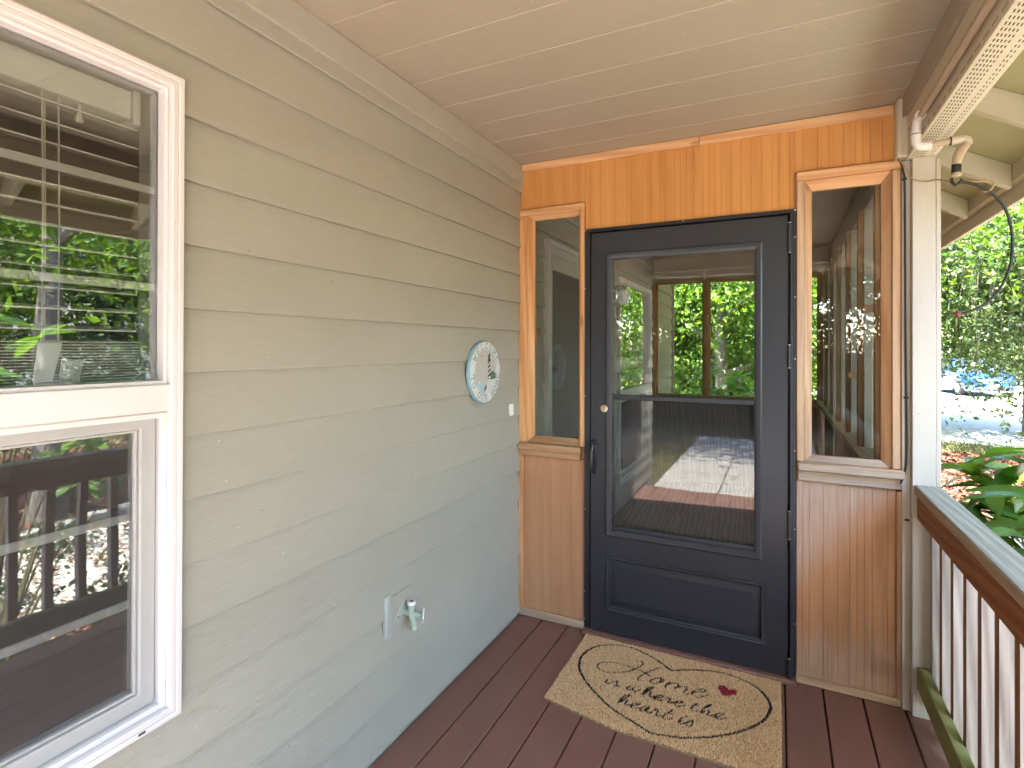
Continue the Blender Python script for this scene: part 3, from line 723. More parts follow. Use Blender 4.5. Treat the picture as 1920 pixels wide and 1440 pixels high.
# slab with an opening for the lite and a sunk field for the panel
sv = MB()
P = [DX0, LX0-.024, pan[0]-.012, LX1+.024, pan[1]+.012, DX1]
sv.box(DX0, LX0-.0, DY, .004, DZ0, DZ1); sv.box(LX1, DX1, DY, .004, DZ0, DZ1)
sv2 = MB()
a, b = LX0, LX1
sv.box(a+.0, b, DY, .004, LZ1, DZ1)
leaf = MB()
o_ = (DX0, DX1, DZ0, DZ1)
def plate(mb, x0, x1, z0, z1, holes):
    xs = sorted({x0, x1, *[h[i] for h in holes for i in (0, 1)]}); zs = sorted({z0, z1, *[h[i] for h in holes for i in (2, 3)]})
    vs = {}; 
    def vid(x, d, z):
        k = (x, d, z)
        if k not in vs: vs[k] = len(mb.v); mb.v.append(k)
        return vs[k]
    def solid(i, j):
        if i < 0 or j < 0 or i >= len(xs)-1 or j >= len(zs)-1: return False
        cx, cz = (xs[i]+xs[i+1])/2, (zs[j]+zs[j+1])/2
        return not any(h[0] < cx < h[1] and h[2] < cz < h[3] for h in holes)
    for i in range(len(xs)-1):
        for j in range(len(zs)-1):
            if not solid(i, j): continue
            X0, X1, A, B = xs[i], xs[i+1], zs[j], zs[j+1]
            for d in (DY, .004): mb.f.append([vid(X0, d, A), vid(X1, d, A), vid(X1, d, B), vid(X0, d, B)]); mb.mi.append(0)
            for di, dj, p, q in ((-1, 0, (X0, A), (X0, B)), (1, 0, (X1, A), (X1, B)), (0, -1, (X0, A), (X1, A)), (0, 1, (X0, B), (X1, B))):
                if not solid(i+di, j+dj): mb.f.append([vid(p[0], DY, p[1]), vid(q[0], DY, q[1]), vid(q[0], .004, q[1]), vid(p[0], .004, p[1])]); mb.mi.append(0)
plate(leaf, *o_, [grow(lite, .0), grow(pan, .0)])
slab = leaf.build('leaf', DOOR, door, .003)
MB().add(*rect_ring('', None, None, 0, [grow(lite, .026), grow(lite, .026), grow(lite, .020), grow(lite, .008), grow(lite, -.006), grow(lite, -.006)], [DY+.001, DY-.008, DY-.011, DY-.008, DY-.001, DY+.02])).build('lite_moulding', DOOR, door, 0, 25)
MB().add(*rect_ring('', None, None, 0, [grow(pan, .012), grow(pan, .012), grow(pan, .008), grow(pan, .002), grow(pan, -.004), grow(pan, -.010), grow(pan, -.012)], [DY+.001, DY-.004, DY-.007, DY-.004, DY-.006, DY-.001, DY+.012])).build('panel_moulding', DOOR, door, 0, 25)
rp = rect_ring('', None, None, 0, [grow(pan, .0), grow(pan, -.012), grow(pan, -.042), grow(pan, -.045)], [DY+.012, DY+.012, DY+.001, DY+.001])
rp[1].append((12, 13, 14, 15)); MB().add(*rp).build('raised_panel', DOOR, door, 0, 25)
box('meeting_rail', DOOR, door, LX0+.0062, LX1-.0062, DY+.000, DY+.016, 1.190, 1.214, .003)
box('bottom_bead', DOOR, door, LX0+.0062, LX1-.0062, DY+.002, DY+.016, LZ0+.0062, LZ0+.026, .002)
box('upper_pane', GLASSD, door, LX0+.003, LX1-.003, -.014, -.010, 1.20, LZ1-.003, 0)
box('lower_pane', GLASSD, door, LX0+.003, LX1-.003, -.009, -.005, LZ0+.003, 1.205, 0)
MB().add([(LX0+.006, -.0165, LZ0+.006), (LX1-.006, -.0165, LZ0+.006), (LX1-.006, -.0165, 1.192), (LX0+.006, -.0165, 1.192)], [(0, 1, 2, 3)]).build('screen', SCREEND, door)
box('kick_sweep', RUBBER, door, DX0+.005, DX1-.005, -.026, -.004, .006, .0215, .002)
# pull handle, deadbolt, hinges, screws
h = MB().tube([(.4285, DY-.004, .972), (.4275, DY-.030, .958), (.4265, DY-.036, .93), (.4262, DY-.036, .87), (.4268, DY-.032, .838), (.4285, DY-.004, .822)], [.013, .0145, .0125, .0105, .012, .012], 10).build('pull_handle', BLACKM, door, 0, 60)
box('handle_plate', BLACKM, door, .4215, .4400, DY-.006, DY, .812, .982, .004)
db = MB().lathe([(.021, 0), (.021, .006), (.018, .011), (.0135, .0125)], (.4835, DY, 1.143), (0, -1, 0), 20).build('deadbolt', STEEL, door, 0, 30)
MB().lathe([(.0132, .0124), (.0128, .0155), (.003, .0162)], (.4835, DY, 1.143), (0, -1, 0), 18).build('lock_cylinder', BRASS, db, 0, 30)
MB().box(.4826, .4844, DY-.0172, DY-.0150, 1.138, 1.149).build('keyway', SEAL, db)
for z0, z1 in ((.012, .105), (.62, .74), (1.36, 1.46), (1.86, 1.99)):
    MB().lathe([(.0062, 0), (.0062, z1-z0)], (1.3060, DY-.006, z0), (0, 0, 1), 10).build('hinge_knuckle', DOOR, door)
    for z in (z0, z1): MB().lathe([(.0068, 0), (.0068, .002)], (1.3060, DY-.006, z), (0, 0, 1), 10).build('hinge_washer', STEEL, door)
box('hinge_rail', DOOR, door, 1.3085, 1.3195, DY-.004, -.0182, .012, 2.035, .003)
for x, z in [(.376, 2.049), (.86, 2.0485), (1.329, 2.049), (1.3285, 1.93), (1.3285, 1.67), (1.3285, 1.40), (1.3285, 1.0), (1.3285, .66), (1.3285, .25), (.376, 1.75), (.376, 1.2), (.376, .62), (.376, .2), (.376, .06)]:
    MB().lathe([(.0032, 0), (.0032, .0012), (.0015, .0022)], (x, -.018, z), (0, -1, 0), 8).build('screw', STEEL, door)
box('door_stop', RUBBER, door, 1.293, 1.3326, .0052, .034, .02, 2.04, .001); box('door_stop', RUBBER, door, .3725, .420, .0305, .036, .02, 2.04, 0); box('door_stop', RUBBER, door, .398, .420, .0052, .030, .02, 2.04, .001); box('door_stop', RUBBER, door, .4205, 1.2925, .0052, .034, 2.018, 2.04, .001)
box('threshold', DECK, wall, .3735, 1.331, -.062, -.0, .0005, .0195, .003)

# ------------------------------------------------------------------ railing
rail = thing('porch_railing', (1.79, -1.6, 0), 'weathered porch railing with grey cap and upright balusters', 'railing')
cap_ = MB().box(1.742, 1.830, -3.158, -.0588, .873, .911)
cap_.mi = [0, 0, 0, 0, 0, 1]; cap_.build('cap', [RAILT, RAILS], rail, .004)
box('under_rail', RAILB, rail, 1.752, 1.790, -3.158, -.0590, .776, .8725, .003)
box('bottom_rail', MOSS, rail, 1.752, 1.790, -3.158, -.0590, .113, .202, .004)
k = 0
while True:
    y = -.243-.138*k
    if y < -3.14: break
    w_ = .0345; x0, x1 = 1.7905, 1.826+random.uniform(-.002, .002)
    jit = random.uniform(-.004, .004)
    p = [(x0, y, .06), (x1, y, .06), (x1, y+w_, .06), (x0, y+w_, .06), (x0, y+jit*.3, .8722), (x1, y+jit*.3, .8722), (x1, y+w_+jit*.3, .8722), (x0, y+w_+jit*.3, .8722)]
    b_ = MB(); b_.add(p, [(0, 3, 2, 1), (4, 5, 6, 7), (0, 1, 5, 4), (1, 2, 6, 5), (2, 3, 7, 6)], 0); b_.add(p, [(3, 0, 4, 7)], 1)
    # weld the two face sets so it is one solid
    b_.v = b_.v[:8]; b_.f[-1] = [3, 0, 4, 7]
    b_.build('baluster', [PICKW, PICKB], rail)
    k += 1
yb = -.243+.138
b_ = MB(); b_.box(1.7905, 1.826, -.1055, -.0710, .06, .8722); b_.build('baluster', [PICKW, PICKB], rail, .001)

# ------------------------------------------------------------------ pipe, mist line, cables
pipe = thing('mist_pipe', (1.70, -.31, 2.247), 'tan plastic water pipe along the beam with white elbows', 'pipe')
PR = .0107
MB().tube([(1.7065, -3.1, 2.258), (1.7065, -.352, 2.256)], PR, 16).build('long_pipe', PVCT, pipe, 0, 60)
def elbow(name, mat, pts, r): return MB().tube(pts, r, 14).build(name, mat, pipe, 0, 60)
def arc(c, u, v, rad, a0, a1, n=6):
    c, u, v = Vector(c), Vector(u), Vector(v)
    return [c+u*rad*math.cos(a0+(a1-a0)*i/n)+v*rad*math.sin(a0+(a1-a0)*i/n) for i in range(n+1)]
EY = -.318
e1 = [(1.7050, EY-.046, 2.257), (1.7045, EY-.022, 2.257)]+arc((1.7035, EY-.020, 2.235), (0, 1, 0), (0, 0, 1), .0215, PI/2, 0, 8)[1:]+[(1.7005, EY+.001, 2.206)]
elbow('upper_elbow', PVC, e1, .0150)
e2 = [(1.7003, EY, 2.2035)]+arc((1.7215, EY, 2.181), (-1, 0, 0), (0, 0, -1), .0212, 0, PI/2, 8)+[(1.744, EY, 2.1605)]
elbow('lower_elbow', PVC, e2, .0150)
for c_, d_ in (((1.705, EY-.046, 2.257), (0, 1, 0)), ((1.7003, EY, 2.2030), (0, 0, -1)), ((1.7435, EY, 2.1605), (-1, 0, 0)), ((1.7005, EY+.001, 2.2062), (0, 0, 1))):
    MB().lathe([(.0150, 0), (.0166, .0006), (.0166, .0065), (.0150, .007)], c_, d_, 16).build('elbow_lip', PVC, pipe, 0, 30)
MB().lathe([(.0164, 0), (.0164, .0025)], (1.7004, EY, 2.2035), (0, 0, 1), 14).build('joint_band', SEAL, pipe)
MB().tube([(1.738, EY, 2.1605), (1.800, EY, 2.166)], PR*1.05, 14).build('cross_pipe', PVCT, pipe, 0, 60)
MB().lathe([(.0150, 0), (.0150, .003)], (1.796, EY, 2.1655), (1, 0, .05), 14).build('joint_band', SEAL, pipe)
e3 = [(1.799, EY, 2.1658), (1.830, EY, 2.168)]+arc((1.830, EY, 2.154), (1, 0, 0), (0, 0, 1), .014, PI/2, -.35)
elbow('outer_elbow', PVCL, e3, [.0145]*len(e3))
e4 = [(1.842, EY, 2.150), (1.826, EY+.002, 2.126), (1.817, EY+.004, 2.104), (1.815, EY+.006, 2.080)]
elbow('drop_elbow', PVCT, e4, [.0125, .0155, .0150, .0130])
MB().lathe([(.0130, 0), (.0138, .002), (.0138, .028), (.0130, .030)], (1.815, -.312, 2.054), (0, 0, 1), 14).build('rubber_sleeve', RUBBER, pipe)
MB().lathe([(.010, 0), (.0155, .004), (.0155, .010), (.013, .014)], (1.815, -.312, 2.041), (0, 0, 1), 12).build('coupling', PVCT, pipe)
cl = MB().tube([(1.803, -.302, 2.040), (1.806, -.302, 2.022), (1.815, -.302, 2.012), (1.828, -.302, 2.020), (1.832, -.302, 2.034)], .005, 6).build('hose_clamp', BLACKM, pipe)
MB().tube([(1.694, -.362, 2.250), (1.708, -.360, 2.240), (1.7205, -.360, 2.246)], .003, 6).build('pipe_hook', PVCT, pipe)

def onplane(px, py, y):
    """point on the vertical plane Y=y along a sight line, used to lay out hand-measured cable runs"""
    d = F+R*((px-960)/1007.65)-U*((py-649.23)/1007.65); t = (y-CAM.y)/d.y
    return CAM+d*t
def smooth(pts, n=5):
    out = []; P_ = [Vector(p) for p in pts]
    for i in range(len(P_)-1):
        p0, p1, p2, p3 = P_[max(i-1, 0)], P_[i], P_[i+1], P_[min(i+2, len(P_)-1)]
        for k in range(n):
            t = k/n; out.append(.5*((2*p1)+(p2-p0)*t+(2*p0-5*p1+4*p2-p3)*t*t+(3*p1-p0-3*p2+p3)*t**3))
    return out+[P_[-1]]
HOSE = [(1.822, -.300, 2.022), (1.845, -.30, 2.020), (1.893, -.29, 1.998), (1.937, -.28, 1.955), (1.963, -.27, 1.905), (1.9785, -.26, 1.82), (1.972, -.26, 1.725), (1.944, -.26, 1.65), (1.907, -.26, 1.603), (1.868, -.26, 1.578), (1.834, -.26, 1.566)]
hose = thing('mist_hose', HOSE[0], 'thin black mist hose curving out from the pipe end', 'hose')
MB().tube(smooth(HOSE), .0047, 8).build('hose', RUBBER, hose, 0, 60)
MB().lathe([(.005, 0), (.011, .004), (.012, .012), (.006, .020)], (1.840, -.26, 1.568), (-1, 0, -.1), 10).build('nozzle', simple('nozzle_red', (.22, .06, .05), .5), hose)
MB().tube([(1.832, -.26, 1.562), (1.834, -.26, 1.53), (1.837, -.26, 1.487)], .0025, 6).build('dripper_tube', RUBBER, hose)
c1 = thing('tan_cable', (1.71, -.04, 2.2), 'thin tan cable looping across the front of the post to the pipe end', 'cable')
MB().tube(smooth([(1.693, -.055, 2.206), (1.712, -.062, 2.165), (1.726, -.063, 2.130), (1.748, -.064, 2.106), (1.778, -.064, 2.098), (1.806, -.10, 2.092), (1.814, -.20, 2.056), (1.820, -.28, 2.028), (1.835, -.29, 2.024)]), .0028, 6).build('cable', COPPERW, c1, 0, 60)
MB().tube(smooth([(1.852, -.29, 2.024), (1.885, -.29, 2.022), (1.913, -.29, 2.020), (1.922, -.29, 2.008), (1.912, -.29, 1.988), (1.895, -.285, 1.984)]), .0026, 6).build('loose_end', COPPERW, c1, 0, 60)
c2 = thing('black_cable', (1.72, -.035, 1.5), 'thin black cable stapled down the corner board', 'cable')
MB().tube(smooth([(1.692, -.05, 2.206), (1.703, -.045, 2.185), (1.712, -.036, 2.155), (1.7165, -.034, 2.10), (1.718, -.034, 1.8), (1.719, -.0345, 1.5), (1.722, -.034, 1.2), (1.7225, -.034, 1.02), (1.719, -.036, .965), (1.709, -.040, .925), (1.702, -.036, .905)]), .0038, 8).build('cable', RUBBER, c2, 0, 60)
for z, x in ((2.125, 1.715), (1.25, 1.7212)): box('clip', RUBBER, c2, x-.008, x+.008, -.040, -.0305, z-.004, z+.004, .001)
box('cable_stub', RUBBER, c2, 1.716, 1.733, -.037, -.0305, .758, .766, .002)
# ------------------------------------------------------------------ round welcome sign
SX, SY, SZ, SR = .030, -.447, 1.331, .146
sign = thing('welcome_sign', (SX-.01, SY, SZ), 'round white wooden sign with lighthouse and blue grey words, hung on the siding', 'sign')
BLUE = simple('sign_blue_edge', (.25, .42, .52), .55, var=.1)
WOODW = painted('sign_white', (.70, .71, .70), (30, 2, 30), fleck=False, bump=.0005)
GREYP = painted('sign_sky', (.53, .51, .48), (2, 2, 40), fleck=False, bump=.0005)
LET = simple('letter_blue_grey', (.23, .32, .37), .6, var=.1)
def flat(name, mat, pts, d, parent=None, th=.0005):
    """flat painted shape on the sign: pts = (right, up) from the centre"""
    mb = MB()
    mb.prism([(SY+p, SZ+q) for p, q in pts], 0, SX+.0005+d, SX+.0005+d+th)
    return mb.build(name, mat, parent or sign)
MB().lathe([(SR-.003, -.020), (SR, -.017), (SR, -.004), (SR-.003, 0.)], (SX, SY, SZ), (1, 0, 0), 64).build('disc', [BLUE], sign, 0, 35)
def annulus(r0, r1, n=64):
    mb = MB()
    for i in range(n):
        a, b = 2*PI*i/n, 2*PI*(i+1)/n
        mb.add([(SX+x, SY+r*math.cos(t), SZ+r*math.sin(t)) for x in (.0002,) for r, t in ((r0, a), (r1, a), (r1, b), (r0, b))], [(0, 1, 2, 3)])
    return mb
an = MB(); n_ = 64
for r, x in ((.104, .0004), (.104, .0022), (SR-.004, .0022), (SR-.004, .0004)):
    an.v += [(SX+x, SY+r*math.cos(2*PI*i/n_), SZ+r*math.sin(2*PI*i/n_)) for i in range(n_)]
an.f = [(k*n_+i, k*n_+(i+1) % n_, ((k+1) % 4)*n_+(i+1) % n_, ((k+1) % 4)*n_+i) for k in range(4) for i in range(n_)]; an.mi = [0]*len(an.f)
an.build('rim', WOODW, sign, 0, 35)
flat('picture_field', GREYP, [(.1035*math.cos(2*PI*i/48), .1035*math.sin(2*PI*i/48)) for i in range(48)], 0)
GL = {'W': [[(0, 1), (.25, 0), (.5, .75), (.75, 0), (1, 1)], [(-.12, 1), (.14, 1)], [(.86, 1), (1.12, 1)]],
      'E': [[(1, .78), (1, 1), (0, 1)], [(.15, 1), (.15, 0)], [(0, 0), (1, 0), (1, .22)], [(.15, .52), (.7, .52)]],
      'L': [[(.2, 1), (.2, 0)], [(0, 1), (.42, 1)], [(0, 0), (1, 0), (1, .25)]],
      'C': [[(.95, .75), (.8, .95), (.5, 1), (.2, .9), (.02, .5), (.2, .1), (.5, 0), (.8, .05), (.97, .25)]],
      'O': [[(.5, 1), (.15, .88), (0, .5), (.15, .12), (.5, 0), (.85, .12), (1, .5), (.85, .88), (.5, 1)]],
      'M': [[(.1, 0), (.1, 1), (.5, .25), (.9, 1), (.9, 0)], [(-.08, 0), (.26, 0)], [(.74, 0), (1.08, 0)]],
      'T': [[(.5, 1), (.5, 0)], [(0, .75), (0, 1), (1, 1), (1, .75)], [(.3, 0), (.7, 0)]],
      'U': [[(.1, 1), (.1, .25), (.3, .02), (.65, .02), (.87, .25), (.87, 1)], [(-.06, 1), (.28, 1)], [(.7, 1), (1.04, 1)]],
      'R': [[(.18, 0), (.18, 1), (.7, 1), (.95, .85), (.95, .62), (.7, .48), (.18, .48)], [(.55, .48), (.95, 0), (1.05, 0)], [(0, 0), (.38, 0)], [(0, 1), (.2, 1)]],
      'H': [[(.12, 0), (.12, 1)], [(.88, 0), (.88, 1)], [(.12, .5), (.88, .5)], [(-.05, 0), (.3, 0)], [(-.05, 1), (.3, 1)], [(.7, 0), (1.05, 0)], [(.7, 1), (1.05, 1)]]}
def ribbon(mb, pts, w_, x):
    for (a, b) in zip(pts, pts[1:]):
        d = Vector((b[0]-a[0], b[1]-a[1])); L = d.length
        if L < 1e-6: continue
        d /= L; n = Vector((-d.y, d.x))*w_/2; e = d*w_*.35
        q = [(a[0]-e.x+n.x, a[1]-e.y+n.y), (a[0]-e.x-n.x, a[1]-e.y-n.y), (b[0]+e.x-n.x, b[1]+e.y-n.y), (b[0]+e.x+n.x, b[1]+e.y+n.y)]
        mb.add([(x, SY+p, SZ+z) for p, z in q], [(0, 1, 2, 3)])
def arc_text(txt, mid, span, rb, up, h, wd):
    n = len(txt)
    for i, ch in enumerate(txt):
        if ch == ' ': continue
        a = mid+span*((i/(n-1))-.5)*(-1 if up else 1)
        er = Vector((math.cos(a), math.sin(a))); t = Vector((math.sin(a), -math.cos(a)))
        if not up: er, t = -er, -t
        mb = MB()
        base = Vector((math.cos(a), math.sin(a)))*(rb if up else rb+h)
        for st in GL[ch]:
            pts = [base+t*((p-.5)*wd)+er*(q*h) for p, q in st]
            ribbon(mb, [(p.x, p.y) for p in pts], .0046, SX+.0030)
        mb.build('letter', LET, sign)
arc_text('WELCOME', math.radians(88), math.radians(118), .1085, True, .028, .025)
arc_text('TO OUR HOME', math.radians(270), math.radians(158), .1085, False, .028, .023)
BLK = simple('sign_black', (.03, .028, .035), .6); SGREEN = simple('sign_green', (.10, .19, .15), .6, var=.3, scale=200); SWATER = simple('sign_water', (.40, .55, .62), .6); SROCK = simple('sign_rock', (.60, .61, .57), .6, var=.25, scale=120)
def clipc(pts, r=.103): return [(p, q) if math.hypot(p, q) <= r else (p*r/math.hypot(p, q), q*r/math.hypot(p, q)) for p, q in pts]
flat('water', SWATER, clipc([(-.09, -.052), (-.045, -.048), (.0, -.046), (.02, -.05), (.03, -.12), (-.02, -.12), (-.06, -.09)]), .0006)
flat('rock', SROCK, clipc([(-.012, -.11), (.0, -.075), (.018, -.045), (.022, -.028), (.06, -.03), (.098, -.032), (.09, -.06), (.06, -.09), (.02, -.11)]), .0012)
flat('hill', SGREEN, clipc([(.018, -.034), (.022, -.024), (.035, -.018), (.10, -.020), (.098, -.034), (.06, -.037)]), .0018)
for x, y, r in ((.055, -.010, .012), (.067, -.006, .012), (.080, -.012, .011), (.092, -.016, .008), (.045, -.017, .009), (-.002, -.072, .010), (-.010, -.082, .008)):
    flat('bush', SGREEN, clipc([(x+r*math.cos(i*PI/5)*random.uniform(.7, 1.1), y+r*math.sin(i*PI/5)*random.uniform(.7, 1.1)) for i in range(10)]), .0024)
TWR = simple('sign_tower_white', (.74, .74, .72), .6)
flat('tower', TWR, [(.016, -.030), (.020, .052), (.036, .052), (.043, -.030)], .0024)
for i in range(4):
    q = -.028+i*.021; l0, l1 = .016+.004*(q+.03)/.08, .043-.007*(q+.03)/.08
    flat('stripe', BLK, [(l0, q), (l1, q+.014), (l1-.001, q+.025), (l0, q+.011)], .0030)
flat('gallery', BLK, [(.014, .052), (.014, .058), (.042, .058), (.042, .052)], .0030)
flat('lamp_room', BLK, [(.021, .058), (.021, .070), (.035, .070), (.035, .058)], .0030)
flat('lamp_roof', BLK, [(.018, .070), (.028, .088), (.038, .070)], .0032)
flat('sail', TWR, [(-.066, -.050), (-.058, -.034), (-.056, -.050)], .0012)
for x, y in ((-.040, .075), (.040, .082)): MB().lathe([(.0035, 0), (.003, .001)], (SX+.0008, SY+x, SZ+y), (1, 0, 0), 10).build('screw', BLK, sign)
# ------------------------------------------------------------------ small sensor and spigot
tag(MB().hexa([(.004, -.153, 1.090), (.020, -.153, 1.092), (.020, -.122, 1.092), (.004, -.122, 1.090), (.004, -.153, 1.152), (.018, -.153, 1.152), (.018, -.122, 1.152), (.004, -.122, 1.152)]).build('wall_sensor', WHITEP, None, .003), 'small white plastic sensor stuck on the siding below the round sign', 'sensor')
spig = thing('water_spigot', (.04, -1.05, .45), 'old green painted brass garden spigot with white wheel handle on the lower siding', 'faucet')
MB().prism([(.0, .400), (.019, .402), (.016, .552), (.0, .556)], 1, -1.143, -1.106).build('mount_block', BLOCK, spig, .003)
MB().prism([(.004, .425), (.015, .427), (.009, .540), (.002, .540)], 1, -1.1055, -.985).build('mount_plate', SIDE, spig, .002)
MB().hexa([(.012, -1.105, .445), (.018, -1.105, .445), (.018, -1.035, .455), (.012, -1.035, .455), (.010, -1.105, .465), (.016, -1.105, .465), (.014, -1.040, .525), (.008, -1.040, .525)]).build('flange_plate', PATINA, spig, .002)
MB().lathe([(.004, 0), (.004, .002)], (.0172, -1.097, .455), (1, 0, 0), 8).build('screw', SEAL, spig)
by, bz = -1.052, .462
MB().tube([(.012, by, bz), (.068, by, bz)], [.015, .016], 14).build('body', PATINA, spig, 0, 50)
MB().tube([(.060, by, bz-.01), (.062, by, bz+.045)], [.017, .015], 12).build('riser', PATINA, spig, 0, 50)
MB().lathe([(.013, 0), (.020, .003), (.021, .014), (.017, .018), (.011, .018)], (.062, by, bz+.043), (0, 0, 1), 14).build('cap_ring', WHITEP, spig, 0, 40)
MB().lathe([(.010, 0), (.009, .0005)], (.062, by, bz+.0615), (0, 0, 1), 12).build('cap_hole', simple('dark_red', (.10, .04, .03), .7), spig)
MB().tube([(.062, by, bz-.005), (.071, by+.004, bz-.03), (.073, by+.006, bz-.058)], [.017, .018, .015], 12).build('spout', PATINA, spig, 0, 50)
MB().lathe([(.016, 0), (.018, .004), (.018, .018), (.014, .020)], (.073, by+.006, bz-.056), (0, 0, -1), 12).build('thread_collar', PATINA, spig, 0, 30)
MB().tube([(.064, by, bz), (.098, by+.028, bz-.012)], [.016, .011], 12).build('bonnet', PATINA, spig, 0, 40)
for i in range(3):
    t = .35+i*.22; MB().lathe([(.017-.001*i, 0), (.0185-.001*i, .003), (.017-.001*i, .006)], (.064+.034*t, by+.028*t, bz-.012*t), (.034, .028, -.012), 12).build('thread_ring', PATINA, spig, 0, 30)
# wheel
ax = Vector((.80, .58, -.12)).normalized(); cen = Vector((.104, by+.034, bz-.014)); u = ax.cross(Vector((0, 0, 1))).normalized(); v_ = u.cross(ax)
whl = MB().tube([cen+(u*math.cos(2*PI*i/32)+v_*math.sin(2*PI*i/32))*(.031+.0016*math.cos(16*PI*i/32)) for i in range(33)], .0052, 8, cap=False).build('wheel_handle', HANDW, spig, 0, 60)
for i in range(5):
    d = u*math.cos(2*PI*i/5)+v_*math.sin(2*PI*i/5); MB().tube([cen, cen+d*.030], [.0055, .004], 6).build('spoke', HANDW, whl, 0, 60)
MB().lathe([(.011, 0), (.011, .004), (.006, .006)], cen, ax, 10).build('hub', GREEN, whl)

for o in spig.children:
    if not o.name.startswith('mount'): o.scale = (.76, .76, .76); o.location = (-.006, .012, .004)
# ------------------------------------------------------------------ coir door mat with its words in coloured tufts
MAT_OUTLINE=[(1.184, -0.413), (1.21, -0.373), (1.227, -0.33), (1.237, -0.274), (1.231, -0.233), (1.209, -0.187), (1.172, -0.147), (1.12, -0.123), (1.06, -0.112), (1.001, -0.118), (0.943, -0.138), (0.885, -0.165), (0.839, -0.193), (0.801, -0.166), (0.744, -0.131), (0.688, -0.106), (0.637, -0.094), (0.584, -0.097), (0.535, -0.115), (0.498, -0.14), (0.47, -0.175), (0.452, -0.221), (0.446, -0.275), (0.453, -0.321), (0.465, -0.358), (0.488, -0.397), (0.518, -0.435), (0.562, -0.477), (0.607, -0.514), (0.654, -0.548), (0.699, -0.572), (0.736, -0.587)]
MAT_HEART=[(1.035, -0.226), (1.04, -0.213), (1.053, -0.203), (1.068, -0.207), (1.077, -0.227), (1.091, -0.214), (1.108, -0.214), (1.112, -0.231), (1.105, -0.25), (1.081, -0.268), (1.059, -0.275), (1.05, -0.267), (1.04, -0.245)]
